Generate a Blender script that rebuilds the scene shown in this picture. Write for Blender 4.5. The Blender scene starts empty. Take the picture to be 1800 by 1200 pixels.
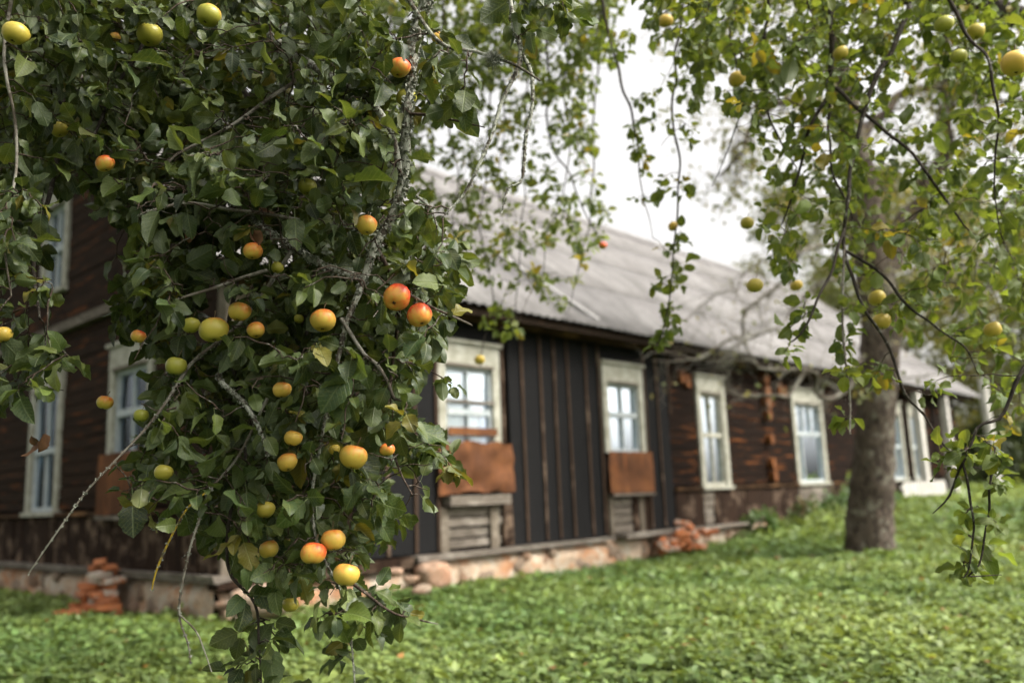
import bpy, bmesh, math, random
import numpy as np
from mathutils import Vector, Matrix, noise
random.seed(7); rng = np.random.default_rng(7)
S = bpy.context.scene
COL = S.collection
R = math.radians

# ------------------------------------------------------------------ camera
PITCH, ROLL, YAW = 0.17376, -0.03851, 0.82633      # yaw = heading of the house's long wall
FPX = 1523.4                                       # focal length in pixels of an 1800 px wide frame
CAMZ = 1.1
_f = np.array([0, math.cos(PITCH), math.sin(PITCH)]); _r0 = np.array([1., 0, 0]); _u0 = np.cross(_r0, _f)
_r = _r0*math.cos(ROLL) + _u0*math.sin(ROLL); _u = -_r0*math.sin(ROLL) + _u0*math.cos(ROLL)
CAM = np.array([0, 0, CAMZ])
cd = bpy.data.cameras.new('camera'); cam = bpy.data.objects.new('camera', cd); COL.objects.link(cam)
cam.matrix_world = Matrix([[_r[0], _u[0], -_f[0], 0], [_r[1], _u[1], -_f[1], 0], [_r[2], _u[2], -_f[2], CAMZ], [0, 0, 0, 1]])
cd.sensor_width = 36; cd.lens = FPX*36/1800; cd.clip_end = 3000; cd.clip_start = 0.05
cd.dof.use_dof = True; cd.dof.focus_distance = 2.2; cd.dof.aperture_fstop = 1.8
S.camera = cam

# ------------------------------------------------------------------ light
SUN_EL, SUN_AZ = R(48), R(108)      # azimuth clockwise from +Y (the way the camera looks)
w = bpy.data.worlds.new('World'); S.world = w; w.use_nodes = True
nt = w.node_tree; nt.nodes.clear()
o = nt.nodes.new('ShaderNodeOutputWorld'); bg = nt.nodes.new('ShaderNodeBackground')
sk = nt.nodes.new('ShaderNodeTexSky'); sk.sky_type = 'NISHITA'; sk.sun_disc = False
sk.sun_elevation = SUN_EL; sk.sun_rotation = SUN_AZ; sk.air_density = 1.0; sk.dust_density = 7; sk.ozone_density = 1
hs = nt.nodes.new('ShaderNodeHueSaturation'); hs.inputs['Saturation'].default_value = 0.12
wm = nt.nodes.new('ShaderNodeMix'); wm.data_type = 'RGBA'; wm.blend_type = 'MULTIPLY'; wm.inputs[0].default_value = 1; wm.inputs[7].default_value = (1.03, 1.0, .955, 1)   # warm white balance of an overcast day
nt.links.new(sk.outputs[0], hs.inputs['Color']); nt.links.new(hs.outputs[0], wm.inputs[6]); nt.links.new(wm.outputs[2], bg.inputs[0]); nt.links.new(bg.outputs[0], o.inputs[0])
bg.inputs[1].default_value = 0.14
ld = bpy.data.lights.new('sun', 'SUN'); sun = bpy.data.objects.new('sun', ld); COL.objects.link(sun)
ld.energy = 1.45; ld.angle = R(18); ld.color = (1.0, .95, .87)
_sd = Vector((math.sin(SUN_AZ)*math.cos(SUN_EL), math.cos(SUN_AZ)*math.cos(SUN_EL), math.sin(SUN_EL)))
sun.rotation_euler = _sd.to_track_quat('Z', 'Y').to_euler()
S.view_settings.view_transform = 'Standard'; S.view_settings.look = 'None'
S.view_settings.gamma = 1; S.view_settings.exposure = 1.5
try:
    S.cycles.use_denoising = True; S.cycles.denoiser = 'OPENIMAGEDENOISE'
    S.cycles.max_bounces = 6; S.cycles.transparent_max_bounces = 8
    S.cycles.sample_clamp_indirect = 6
except Exception: pass

# ------------------------------------------------------------------ projection helpers (photo pixels -> places)
def ray(x, y): return _f + _r*(x-900)/FPX - _u*(y-600)/FPX
def at(x, y, d): return CAM + ray(x, y)*d
def pix(P):
    P = np.atleast_2d(P) - CAM; z = P@_f; z = np.where(z < .05, .05, z)
    return np.stack([900+FPX*(P@_r)/z, 600-FPX*(P@_u)/z, z], 1)
AX = np.array([math.cos(YAW), math.sin(YAW), 0]); EX = np.array([-math.sin(YAW), math.cos(YAW), 0])
_c = ray(390, 1014); CORNER = CAM + _c*8.6/_c[1]
def on_long(x, y, off=0.):
    d = ray(x, y); P = CAM + d*(((CORNER-CAM)@EX+off)/(d@EX)); return (P-CORNER)@AX, P[2]
def on_end(x, y, off=0.):
    d = ray(x, y); P = CAM + d*(((CORNER-CAM)@AX+off)/(d@AX)); return (P-CORNER)@EX, P[2]
def gz(x, y):
    d = np.asarray(x)*.35 + np.asarray(y)*.94
    t = np.clip((d-13.3)/7.2, 0, 1); return .62*t*t*(3-2*t)-.05

# ------------------------------------------------------------------ materials
class NT:
    def __init__(s, name):
        s.m = bpy.data.materials.new(name); s.m.use_nodes = True; s.t = s.m.node_tree; s.t.nodes.clear()
        s.out = s.n('OutputMaterial')
    def n(s, typ, **kw):
        nd = s.t.nodes.new('ShaderNode'+typ)
        for k, v in kw.items():
            if hasattr(nd, k) and not k[0].isupper(): setattr(nd, k, v)
        return nd
    def set(s, sock, v):
        if hasattr(v, 'links') or isinstance(v, bpy.types.NodeSocket): s.t.links.new(v, sock)
        elif isinstance(v, (tuple, list)) and len(v) == 3 and sock.type == 'RGBA': sock.default_value = (*v, 1)
        else: sock.default_value = v
    def noise(s, vec, scale, detail=4, rough=.55, dist=0):
        n = s.n('TexNoise'); s.set(n.inputs['Vector'], vec); n.inputs['Scale'].default_value = scale
        n.inputs['Detail'].default_value = detail; n.inputs['Roughness'].default_value = rough; n.inputs['Distortion'].default_value = dist
        return n.outputs['Fac']
    def coord(s, which='Object'): return s.n('TexCoord').outputs[which]
    def map(s, vec, scale=(1, 1, 1), loc=(0, 0, 0)):
        n = s.n('Mapping'); s.set(n.inputs['Vector'], vec); n.inputs['Scale'].default_value = scale; s.set(n.inputs['Location'], loc); return n.outputs[0]
    def math(s, op, a, b=0., clamp=False):
        n = s.n('Math', operation=op, use_clamp=clamp); s.set(n.inputs[0], a); s.set(n.inputs[1], b); return n.outputs[0]
    def ramp(s, fac, stops):
        n = s.n('ValToRGB'); s.set(n.inputs[0], fac); el = n.color_ramp.elements
        while len(el) < len(stops): el.new(.5)
        for e, (p, c) in zip(el, stops):
            e.position = p; e.color = (*c, 1) if isinstance(c, (tuple, list)) else (c, c, c, 1)
        return n.outputs[0]
    def mix(s, fac, a, b, mode='MIX'):
        n = s.n('Mix', data_type='RGBA', blend_type=mode); s.set(n.inputs[0], fac); s.set(n.inputs[6], a); s.set(n.inputs[7], b); return n.outputs[2]
    def rnd(s): return s.n('ObjectInfo').outputs['Random']
    def offset(s, vec):            # a shift of the grain per object, so alike pieces differ
        c = s.n('CombineXYZ'); r = s.rnd()
        s.set(c.inputs[0], s.math('MULTIPLY', r, 37.)); s.set(c.inputs[1], s.math('MULTIPLY', r, 91.)); s.set(c.inputs[2], s.math('MULTIPLY', r, 53.))
        v = s.n('VectorMath', operation='ADD'); s.set(v.inputs[0], vec); s.set(v.inputs[1], c.outputs[0]); return v.outputs[0]
    def bump(s, h, strength=.3, dist=.01):
        b = s.n('Bump'); b.inputs['Strength'].default_value = strength; b.inputs['Distance'].default_value = dist; s.set(b.inputs['Height'], h); return b.outputs[0]
    def pbr(s, color, rough=.8, spec=.3, normal=None, metal=0.):
        p = s.n('BsdfPrincipled'); s.set(p.inputs['Base Color'], color); s.set(p.inputs['Roughness'], rough)
        p.inputs['Specular IOR Level'].default_value = spec; p.inputs['Metallic'].default_value = metal
        if normal is not None: s.set(p.inputs['Normal'], normal)
        return p.outputs[0]
    def done(s, sh): s.t.links.new(sh, s.out.inputs['Surface']); return s.m

def wood_mat(name, dark, mid, worn, wear=.62, grain=(1, 1, 14), rough=.8, patch=(1.3, 1.3, 2.2)):
    """weathered board: grain along the board, worn patches of the raw timber"""
    k = NT(name); v = k.offset(k.coord())
    g = k.noise(k.map(v, grain), 5, 6, .65); p = k.noise(k.map(v, patch), 1.3, 5, .65)
    c = k.mix(k.ramp(g, [(.3, 0.), (.75, 1.)]), dark, mid)
    c = k.mix(k.math('MULTIPLY', k.ramp(p, [(wear, 0.), (wear+.13, 1.)]), k.ramp(g, [(.35, .25), (.65, 1.)])), c, worn)
    c = k.mix(k.math('MULTIPLY', k.rnd(), .45), c, k.mix(.5, c, (0., 0., 0.)))
    return k.done(k.pbr(c, .9, .08, k.bump(g, .6, .01)))
def simple(name, a, b, scale=6, rough=.8, spec=.3, bump=.3, stretch=(1, 1, 1), metal=0., lo=.35, hi=.65, bdist=.01):
    k = NT(name); v = k.offset(k.coord()); g = k.noise(k.map(v, stretch), scale, 6, .6)
    return k.done(k.pbr(k.mix(k.ramp(g, [(lo, 0.), (hi, 1.)]), a, b), rough, spec, k.bump(g, bump, bdist), metal))

M = {}
M['plank_h'] = wood_mat('tarred plank', (.003, .002, .0013), (.018, .0085, .0045), (.21, .07, .018), .565, (.6, .6, 16), patch=(.9, .9, 9))
M['plank_end'] = wood_mat('tarred plank of the end wall', (.006, .004, .003), (.038, .021, .012), (.20, .066, .02), .575, (.6, .6, 16), patch=(.9, .9, 9))
M['board_v'] = wood_mat('weathered skirting board', (.006, .004, .003), (.04, .022, .013), (.19, .135, .095), .50, (12, 12, .7))
M['grey_h'] = wood_mat('silvered log', (.05, .042, .034), (.22, .19, .155), (.30, .27, .23), .5, (1, 1, 12))
M['grey_v'] = wood_mat('silvered board', (.06, .048, .036), (.20, .17, .13), (.27, .235, .19), .5, (12, 12, 1))
M['sill'] = wood_mat('silvered beam', (.07, .06, .048), (.22, .19, .16), (.30, .27, .23), .5, (1.5, 1.5, 8))
M['logend'] = simple('raw log end', (.05, .018, .006), (.21, .075, .02), 9, .8, .2, .4)
M['batten'] = wood_mat('batten', (.025, .016, .011), (.09, .058, .04), (.22, .16, .115), .54, (14, 14, .8))
M['felt'] = simple('roofing felt', (.0052, .0050, .0050), (.0125, .0125, .0128), 60, .9, .10, .6, lo=.3, hi=.7)
M['innerwall'] = simple('log wall in the dark', (.012, .009, .007), (.035, .022, .015), 4, .9, .1)  # room darkness is put into this colour, seen between the curtains
M['eave'] = wood_mat('eave beam', (.015, .009, .005), (.08, .045, .024), (.22, .12, .055), .52, (1, 1, 12))
M['soffit'] = wood_mat('soffit board', (.010, .008, .006), (.04, .025, .016), (.12, .07, .04), .6, (1, 12, 12))
k = NT('rusted sheet'); v = k.offset(k.coord()); a = k.noise(v, 2.2, 5, .6); b = k.noise(v, 26, 4, .6)
c = k.ramp(a, [(.25, (.045, .020, .011)), (.5, (.095, .040, .018)), (.72, (.18, .073, .026))])
s_ = k.noise(k.map(v, (3, 3, .6)), 2.4, 4, .6); c = k.mix(k.ramp(s_, [(.54, 0.), (.62, .7)]), c, (.17, .064, .024)); c = k.mix(k.math('MULTIPLY', k.ramp(b, [(.5, 0.), (.75, 1.)]), .5), c, (.07, .034, .024))
M['rust'] = k.done(k.pbr(c, .85, .10, k.bump(b, .3, .006)))
k = NT('flaking white paint'); v = k.offset(k.coord()); a = k.noise(k.map(v, (1, 1, 1)), 7, 6, .7); b = k.noise(k.map(v, (5, 5, 1)), 9, 5, .7)
c = k.mix(k.ramp(a, [(.35, 0.), (.7, 1.)]), (.36, .355, .30), (.17, .165, .12)); c = k.mix(k.ramp(b, [(.60, 0.), (.70, 1.)]), c, (.13, .11, .085))
M['paint'] = k.done(k.pbr(c, .7, .3, k.bump(b, .3, .005)))
M['paintblue'] = simple('old bluish white paint', (.26, .30, .315), (.35, .375, .375), 11, .6, .35, .2)
k = NT('window glass'); g = k.n('BsdfGlossy'); g.inputs['Roughness'].default_value = .03; g.inputs['Color'].default_value = (.80, .90, 1, 1)
t = k.n('BsdfTransparent'); t.inputs[0].default_value = (.97, .985, .99, 1); fr = k.n('Fresnel'); fr.inputs[0].default_value = 1.42
mx = k.n('MixShader'); k.set(mx.inputs[0], k.math('ADD', fr.outputs[0], .0, True)); k.t.links.new(t.outputs[0], mx.inputs[1]); k.t.links.new(g.outputs[0], mx.inputs[2])
M['glass'] = k.done(mx.outputs[0])
M['curtain'] = simple('pale curtain', (.48, .58, .74), (.64, .72, .84), 3, .9, .1, .0)
M['curtain_w'] = simple('white curtain', (.52, .57, .56), (.66, .70, .68), 3, .9, .1, .0)
M['curtain_o'] = simple('orange curtain', (.72, .25, .06), (.85, .40, .14), 3, .9, .1, .0)
k = NT('fibre cement roofing'); v = k.offset(k.coord()); a = k.noise(k.map(v, (1, .4, .4)), 2.2, 7, .72); b = k.noise(v, 30, 4, .6)
c = k.ramp(a, [(.25, (.07, .067, .064)), (.5, (.18, .174, .17)), (.72, (.275, .268, .264))])
c = k.mix(k.math('MULTIPLY', k.ramp(b, [(.45, 0.), (.8, 1.)]), .4), c, (.075, .068, .06)); c = k.mix(k.math('MULTIPLY', k.rnd(), .3), c, (.11, .10, .097))
M['roof'] = k.done(k.pbr(c, .85, .2, k.bump(b, .3, .004)))
M['palestrip'] = simple('pale lath', (.30, .295, .285), (.42, .41, .40), 6, .7)
k = NT('lime mortar'); v = k.coord(); a = k.noise(v, 2.1, 5, .65, .6); b = k.noise(v, 9, 5, .65)
c = k.ramp(a, [(.30, (.46, .38, .30)), (.48, (.50, .37, .26)), (.60, (.48, .25, .135)), (.76, (.36, .16, .08))])
c = k.mix(k.ramp(b, [(.45, 0.), (.75, .7)]), c, (.30, .25, .20)); d_ = k.noise(v, 23, 6, .7); c = k.mix(k.ramp(d_, [(.52, 0.), (.68, .8)]), c, (.13, .095, .07)); e_ = k.noise(v, 4.5, 3, .6); c = k.mix(k.ramp(e_, [(.50, 0.), (.58, .8)]), c, (.52, .46, .37))
M['mortar'] = k.done(k.pbr(c, .95, .1, k.bump(d_, 1., .05)))
k = NT('field stone'); v = k.offset(k.coord()); a = k.noise(v, 3, 5, .65); b = k.noise(v, 17, 5, .65)
c = k.mix(k.ramp(a, [(.35, 0.), (.65, 1.)]), k.ramp(k.rnd(), [(.0, (.30, .14, .08)), (.3, (.30, .23, .165)), (.6, (.19, .145, .115)), (.85, (.34, .17, .09)), (1., (.12, .115, .105))]), (.29, .225, .165))
c = k.mix(k.ramp(b, [(.5, 0.), (.8, .6)]), c, (.12, .095, .075)); g_ = k.noise(v, 6, 6, .7); c = k.mix(k.ramp(g_, [(.53, 0.), (.64, .6)]), c, (.30, .15, .085))
M['stone'] = k.done(k.pbr(c, .95, .15, k.bump(g_, .9, .05)))
k = NT('brick'); v = k.offset(k.coord()); a = k.noise(v, 9, 5, .65); r = k.rnd()
c = k.mix(k.ramp(a, [(.35, 0.), (.65, 1.)]), k.ramp(r, [(0, (.32, .095, .035)), (.5, (.40, .14, .05)), (1, (.20, .065, .03))]), (.34, .14, .07))
c = k.mix(k.ramp(k.math('ADD', a, k.math('MULTIPLY', k.math('SINE', k.math('MULTIPLY', r, 71.)), .16)), [(.56, 0.), (.66, 1.)]), c, (.36, .31, .26)); M['brick'] = k.done(k.pbr(c, .95, .1, k.bump(a, .6, .02)))
M['poleW'] = simple('whitewashed post', (.38, .36, .33), (.55, .53, .49), 7, .8, .2, .3, (1, 1, .3))
M['soil'] = simple('soil under plants', (.018, .03, .010), (.05, .075, .02), 1.2, .95, .1, .5)

def bark_mat(name, a, b, l, lichen=.62, scale=20, stretch=(1, 1, .35), bd=.01):
    k = NT(name); v = k.coord(); g = k.noise(k.map(v, stretch), scale, 6, .7); p = k.noise(v, scale*.9, 5, .7); q = k.noise(v, scale*.22, 3, .6)
    c = k.mix(k.ramp(g, [(.35, 0.), (.65, 1.)]), a, b)
    c = k.mix(k.ramp(k.math('ADD', k.math('MULTIPLY', p, .6), k.math('MULTIPLY', q, .5)), [(lichen-.04, 0.), (lichen+.05, 1.)]), c, l)
    return k.done(k.pbr(c, .9, .15, k.bump(g, .9, bd)))
M['bark_dark'] = bark_mat('dark apple bark', (.016, .013, .010), (.06, .05, .04), (.20, .20, .17), .66, 60)
M['bark_lichen'] = bark_mat('lichened apple bark', (.04, .033, .026), (.13, .11, .085), (.36, .37, .31), .54, 120)
M['bark_yellow'] = bark_mat('yellow lichened twig', (.05, .045, .03), (.14, .12, .07), (.38, .26, .03), .50, 70)
M['twig'] = bark_mat('twig bark', (.022, .016, .012), (.085, .06, .045), (.22, .21, .18), .64, 90)
M['twig_pale'] = bark_mat('pale bare twig', (.05, .04, .03), (.14, .12, .095), (.22, .21, .175), .56, 25)
M['trunk'] = bark_mat('old trunk bark', (.025, .019, .015), (.135, .105, .082), (.21, .195, .155), .63, 13, (1, 1, .5), .05)
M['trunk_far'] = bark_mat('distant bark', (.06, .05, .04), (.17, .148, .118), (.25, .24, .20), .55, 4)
M['lichen'] = simple('grey lichen', (.12, .13, .10), (.30, .31, .26), 120, .95, .1, .3)
M['stalk'] = simple('apple stalk', (.06, .04, .02), (.13, .09, .045), 90, .8)
M['calyx'] = simple('dried calyx', (.02, .014, .008), (.06, .04, .02), 160, .9)
M['deadleaf'] = simple('dry brown leaf', (.07, .032, .015), (.17, .085, .04), 30, .8)

def leaf_mat(name, gloss=.42, trans=.30, under=(.20, .235, .15), veins=True, rvar=.0, spec=.4, underf=.75):
    """leaf: own tint per leaf, paler underside, veins, light that passes through the blade"""
    k = NT(name); at_ = k.n('Attribute'); at_.attribute_name = 'tint'; c = at_.outputs['Color']
    hsv = k.n('HueSaturation'); r = k.rnd()
    k.set(hsv.inputs['Value'], k.math('ADD', k.math('MULTIPLY', r, .7*(1 if rvar else 0)), 1-.3*(1 if rvar else 0)))
    k.set(hsv.inputs['Hue'], k.math('ADD', k.math('MULTIPLY', k.math('FRACT', k.math('MULTIPLY', r, 17.)), -.022*(1 if rvar else 0)), .5+.008*(1 if rvar else 0)))
    k.set(hsv.inputs['Color'], c); c = hsv.outputs[0]; nrm = None
    if veins:
        uv = k.n('UVMap'); sp = k.n('SeparateXYZ'); k.set(sp.inputs[0], uv.outputs[0])
        u = k.math('ABSOLUTE', k.math('SUBTRACT', sp.outputs[0], .5)); vv = sp.outputs[1]
        lat = k.math('SINE', k.math('MULTIPLY', k.math('SUBTRACT', vv, k.math('MULTIPLY', u, .62)), 50.))
        lat = k.ramp(lat, [(.80, 0.), (1., 1.)]); mid = k.ramp(u, [(.0, 1.), (.045, 0.)])
        vein = k.math('MAXIMUM', k.math('MULTIPLY', lat, .55), mid)
        sp_ = k.noise(k.offset(k.coord()), 70, 3, .6); bl = k.noise(k.offset(k.coord()), 22, 3, .6)
        c = k.mix(k.ramp(bl, [(.45, 0.), (.75, .55)]), c, k.mix(.5, c, (.20, .20, .035)))
        c = k.mix(k.math('MULTIPLY', vein, .45), c, k.mix(.55, c, (.30, .36, .16)))
        c = k.mix(k.ramp(sp_, [(.70, 0.), (.76, .8)]), c, (.07, .035, .012))
        nrm = k.bump(k.math('ADD', k.math('MULTIPLY', vein, -1.), k.math('MULTIPLY', bl, 1.2)), .45, .003)
    geo = k.n('NewGeometry'); cu = k.mix(underf, c, under)
    cc = k.mix(geo.outputs['Backfacing'], c, cu)
    p = k.pbr(cc, gloss, spec, nrm)
    tr = k.n('BsdfTranslucent'); k.set(tr.inputs[0], k.mix(.5, c, k.mix(1., c, (2.6, 2.2, .7), 'MULTIPLY')))
    m = k.n('MixShader'); m.inputs[0].default_value = trans
    k.t.links.new(p, m.inputs[1]); k.t.links.new(tr.outputs[0], m.inputs[2]); return k.done(m.outputs[0])
M['leaf'] = leaf_mat('apple leaf', .45, .26, (.085, .112, .048), rvar=1, spec=.36, underf=.6)
M['leaf_right'] = leaf_mat('yellowing apple leaf', .45, .42, (.13, .165, .06), rvar=1, spec=.3)
M['leaf_far'] = leaf_mat('distant foliage', .6, .35, (.14, .16, .06), False, underf=.4)
M['cover'] = leaf_mat('ground elder leaf', .55, .25, (.16, .21, .10), False, underf=.5)

# apple skin: green-yellow ground colour, red blush on the upper side; the object's colour sets how red it is
k = NT('apple skin'); v = k.coord(); sp = k.n('SeparateXYZ'); k.set(sp.inputs[0], v); oi = k.n('ObjectInfo')
sc = k.n('SeparateColor'); k.set(sc.inputs[0], oi.outputs['Color'])
n1 = k.noise(k.offset(k.map(v, (1, 1, .35))), 7, 5, .6); n2 = k.noise(k.offset(v), 45, 3, .6); n3 = k.noise(k.offset(v), 2.3, 2, .5)
h = k.math('ADD', k.math('MULTIPLY', sp.outputs[2], 1.0), k.math('ADD', k.math('MULTIPLY', sp.outputs[0], .28), k.math('MULTIPLY', n3, .8)))
h = k.math('ADD', h, k.math('MULTIPLY', k.math('SUBTRACT', n1, .5), 1.15))
h = k.math('ADD', h, k.math('SUBTRACT', k.math('MULTIPLY', sc.outputs[0], 1.25), .97))
gc = k.mix(sc.outputs[1], (.24, .27, .035), (.62, .40, .07))
c = k.mix(k.ramp(h, [(.08, 0.), (.75, 1.)]), gc, (.66, .17, .035)); c = k.mix(k.ramp(h, [(.55, 0.), (1., 1.)]), c, (.55, .045, .02))
c = k.mix(k.ramp(n2, [(.66, 0.), (.72, .5)]), c, (.72, .55, .25)); n4 = k.noise(k.offset(v), 13, 2, .5)
c = k.mix(k.ramp(n4, [(.73, 0.), (.78, .7)]), c, (.13, .07, .03))
M['apple'] = k.done(k.pbr(c, .38, .4, k.bump(n2, .06, .004)))

# ------------------------------------------------------------------ mesh helpers
def link(name, me, mat, parent=None, smooth=False, loc=None):
    ob = bpy.data.objects.new(name, me); COL.objects.link(ob)
    if mat is not None and not me.materials: me.materials.append(mat)
    if parent is not None: ob.parent = parent
    if loc is not None: ob.location = loc
    if smooth: me.polygons.foreach_set('use_smooth', [True]*len(me.polygons))
    return ob
def tag(o, label=None, cat=None, group=None, kind=None):
    if label: o['label'] = label
    if cat: o['category'] = cat
    if group: o['group'] = group
    if kind: o['kind'] = kind
    return o
def empty(name, loc, rz=0., parent=None):
    o = bpy.data.objects.new(name, None); COL.objects.link(o); o.location = loc; o.rotation_euler = (0, 0, rz); o.empty_display_size = .2
    if parent: o.parent = parent
    return o
class MB:
    def __init__(s): s.v = []; s.f = []
    def box(s, x0, y0, z0, x1, y1, z1, jit=0.):
        n = len(s.v); j = lambda: random.uniform(-jit, jit) if jit else 0
        for z in (z0, z1):
            for x, y in ((x0, y0), (x1, y0), (x1, y1), (x0, y1)): s.v.append((x+j(), y+j(), z+j()))
        for q in ((0, 3, 2, 1), (4, 5, 6, 7), (0, 1, 5, 4), (1, 2, 6, 5), (2, 3, 7, 6), (3, 0, 4, 7)): s.f.append(tuple(n+i for i in q))
        return s
    def mesh(s, name): me = bpy.data.meshes.new(name); me.from_pydata(s.v, [], s.f); me.update(); return me
    def build(s, name, mat, parent=None, smooth=False, loc=None): return link(name, s.mesh(name), mat, parent, smooth, loc)
def bevel_box(name, sx, sy, sz, bev=.006, jit=.0):
    bm = bmesh.new(); bmesh.ops.create_cube(bm, size=1)
    for q in bm.verts: q.co = Vector((q.co.x*sx, q.co.y*sy, q.co.z*sz)) + Vector([random.uniform(-jit, jit) for _ in range(3)])
    bmesh.ops.bevel(bm, geom=bm.edges[:], offset=bev, segments=1, affect='EDGES')
    me = bpy.data.meshes.new(name); bm.to_mesh(me); bm.free(); return me
def rock_mesh(name, sx, sy, sz, sub=3, rough=.22, seed=0):
    bm = bmesh.new(); bmesh.ops.create_icosphere(bm, subdivisions=sub, radius=1)
    for q in bm.verts:
        d = 1+rough*noise.noise(q.co*1.1+Vector((seed*7.3, 0, 0)))*1.6+rough*.35*noise.noise(q.co*3.1+Vector((0, seed*3.1, 0)))
        p = q.co*d; p = Vector([math.copysign(abs(t)**.8, t) for t in p]); q.co = Vector((p.x*sx, p.y*sy, p.z*sz))
    me = bpy.data.meshes.new(name); bm.to_mesh(me); bm.free(); return me
def np_mesh(name, verts, faces4=None, faces3=None, tint=None, uv=None, smooth=True):
    """big meshes from arrays: quads then triangles, colour per vertex, uv per vertex"""
    me = bpy.data.meshes.new(name); nv = len(verts)
    f4 = np.zeros((0, 4), int) if faces4 is None else faces4; f3 = np.zeros((0, 3), int) if faces3 is None else faces3
    me.vertices.add(nv); me.vertices.foreach_set('co', np.asarray(verts, np.float32).ravel())
    li = np.concatenate([f4.ravel(), f3.ravel()]).astype(np.int32); me.loops.add(len(li)); me.loops.foreach_set('vertex_index', li)
    st = np.concatenate([np.arange(len(f4))*4, len(f4)*4+np.arange(len(f3))*3]).astype(np.int32)
    me.polygons.add(len(st)); me.polygons.foreach_set('loop_start', st)
    me.polygons.foreach_set('use_smooth', np.full(len(st), smooth)); me.update(calc_edges=True)
    if tint is not None:
        a = me.attributes.new('tint', 'FLOAT_COLOR', 'POINT'); a.data.foreach_set('color', np.concatenate([tint, np.ones((nv, 1))], 1).astype(np.float32).ravel())
    if uv is not None:
        l = me.uv_layers.new(name='UVMap'); l.data.foreach_set('uv', uv[li].astype(np.float32).ravel())
    me.validate(); return me
def smooth_path(P, R_, step):
    """Catmull-Rom through points, radii along"""
    P = np.asarray(P, float); R_ = np.asarray(R_, float)
    if len(P) < 3:
        n = max(2, int(np.linalg.norm(P[-1]-P[0])/step)+1); t = np.linspace(0, 1, n)[:, None]
        return P[0]+(P[-1]-P[0])*t, R_[0]+(R_[-1]-R_[0])*t[:, 0]
    Q = np.vstack([2*P[0]-P[1], P, 2*P[-1]-P[-2]]); out = []; ro = []
    for i in range(len(P)-1):
        a, b, c, d = Q[i:i+4]; n = max(2, int(np.linalg.norm(c-b)/step)); t = np.linspace(0, 1, n, endpoint=False)[:, None]
        out.append(.5*(2*b+(c-a)*t+(2*a-5*b+4*c-d)*t**2+(3*b-a-3*c+d)*t**3)); ro.append(R_[i]+(R_[i+1]-R_[i])*t[:, 0])
    out.append(P[-1:]); ro.append(R_[-1:]); return np.vstack(out), np.concatenate(ro)
def tube_arrays(P, rad, sides=6, knob=0.):
    P = np.asarray(P); n = len(P); T = np.gradient(P, axis=0); T /= np.linalg.norm(T, axis=1)[:, None]+1e-9
    ref = np.array([.31, .17, .93]) if abs(T[0, 2]) < .8 else np.array([1., .2, .1])
    A = np.cross(T, ref); A /= np.linalg.norm(A, axis=1)[:, None]+1e-9; B = np.cross(T, A)
    th = np.linspace(0, 2*np.pi, sides, endpoint=False); rr = np.asarray(rad)[:, None]*(1+knob*rng.normal(size=(n, sides)))
    V = P[:, None]+rr[..., None]*(np.cos(th)[None, :, None]*A[:, None]+np.sin(th)[None, :, None]*B[:, None])
    i = np.arange(n-1)[:, None]*sides; j = np.arange(sides)[None]; k = (j+1) % sides
    F = np.stack([i+j, i+k, i+k+sides, i+j+sides], -1).reshape(-1, 4); return V.reshape(-1, 3), F
def merge_tubes(lst):
    vs, fs, n = [], [], 0
    for V, F in lst: vs.append(V); fs.append(F+n); n += len(V)
    return np.vstack(vs), np.vstack(fs)

# ------------------------------------------------------------------ ground
def grid_sheet():
    rad = np.concatenate([np.linspace(0, 30, 61), np.geomspace(32, 900, 24)]); an = np.linspace(0, 2*np.pi, 120, endpoint=False)
    X = (rad[:, None]*np.sin(an)).ravel(); Y = (rad[:, None]*np.cos(an)).ravel()
    Z = gz(X, Y)-.03+.03*np.sin(X*1.7)*np.cos(Y*1.3); n = len(an); i = np.arange(len(rad)-1)[:, None]*n; j = np.arange(n)[None]
    F = np.stack([i+j, i+n+j, i+n+(j+1) % n, i+(j+1) % n], -1).reshape(-1, 4)
    return np_mesh('ground', np.stack([X, Y, Z], 1), F)
g = link('ground', grid_sheet(), M['soil']); tag(g, 'dark soil under the green ground cover', kind='structure')

# ------------------------------------------------------------------ house
HZ = 0.; house = empty('log_house', (CORNER[0], CORNER[1], 0), YAW)
tag(house, 'long old dark timber house with grey corrugated roof and white framed windows', 'house')
SILL = .42; LEN = 23.6; WID = 9.5; EAVE = 3.44; RIDGE = 7.70; OV = .47
SLOPE = (RIDGE-EAVE)/(WID/2+OV)
def roofz(y): return EAVE+(y+OV)*SLOPE if y < WID/2 else RIDGE-(y-WID/2)*SLOPE
# inner log walls behind the boards; dark colour stands in for the unlit rooms
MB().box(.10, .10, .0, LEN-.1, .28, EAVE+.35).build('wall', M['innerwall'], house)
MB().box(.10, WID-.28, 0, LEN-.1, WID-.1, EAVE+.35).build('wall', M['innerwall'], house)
for x0 in (.10, LEN-.28):
    b = MB(); x1 = x0+.18
    prof = [(.281, 0), (WID-.281, 0), (WID-.281, EAVE+.30), (WID/2, RIDGE-.22), (.281, EAVE+.30)]
    n = len(prof); b.v = [(x0, y, z) for y, z in prof]+[(x1, y, z) for y, z in prof]
    b.f = [tuple(range(n))[::-1], tuple(range(n, 2*n))]+[(i, (i+1) % n, n+(i+1) % n, n+i) for i in range(n)]
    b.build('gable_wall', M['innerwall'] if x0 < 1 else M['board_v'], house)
MB().box(LEN-.098, .1, .3, LEN-.02, WID-.1, EAVE).build('end_boarding', M['board_v'], house)

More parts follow.
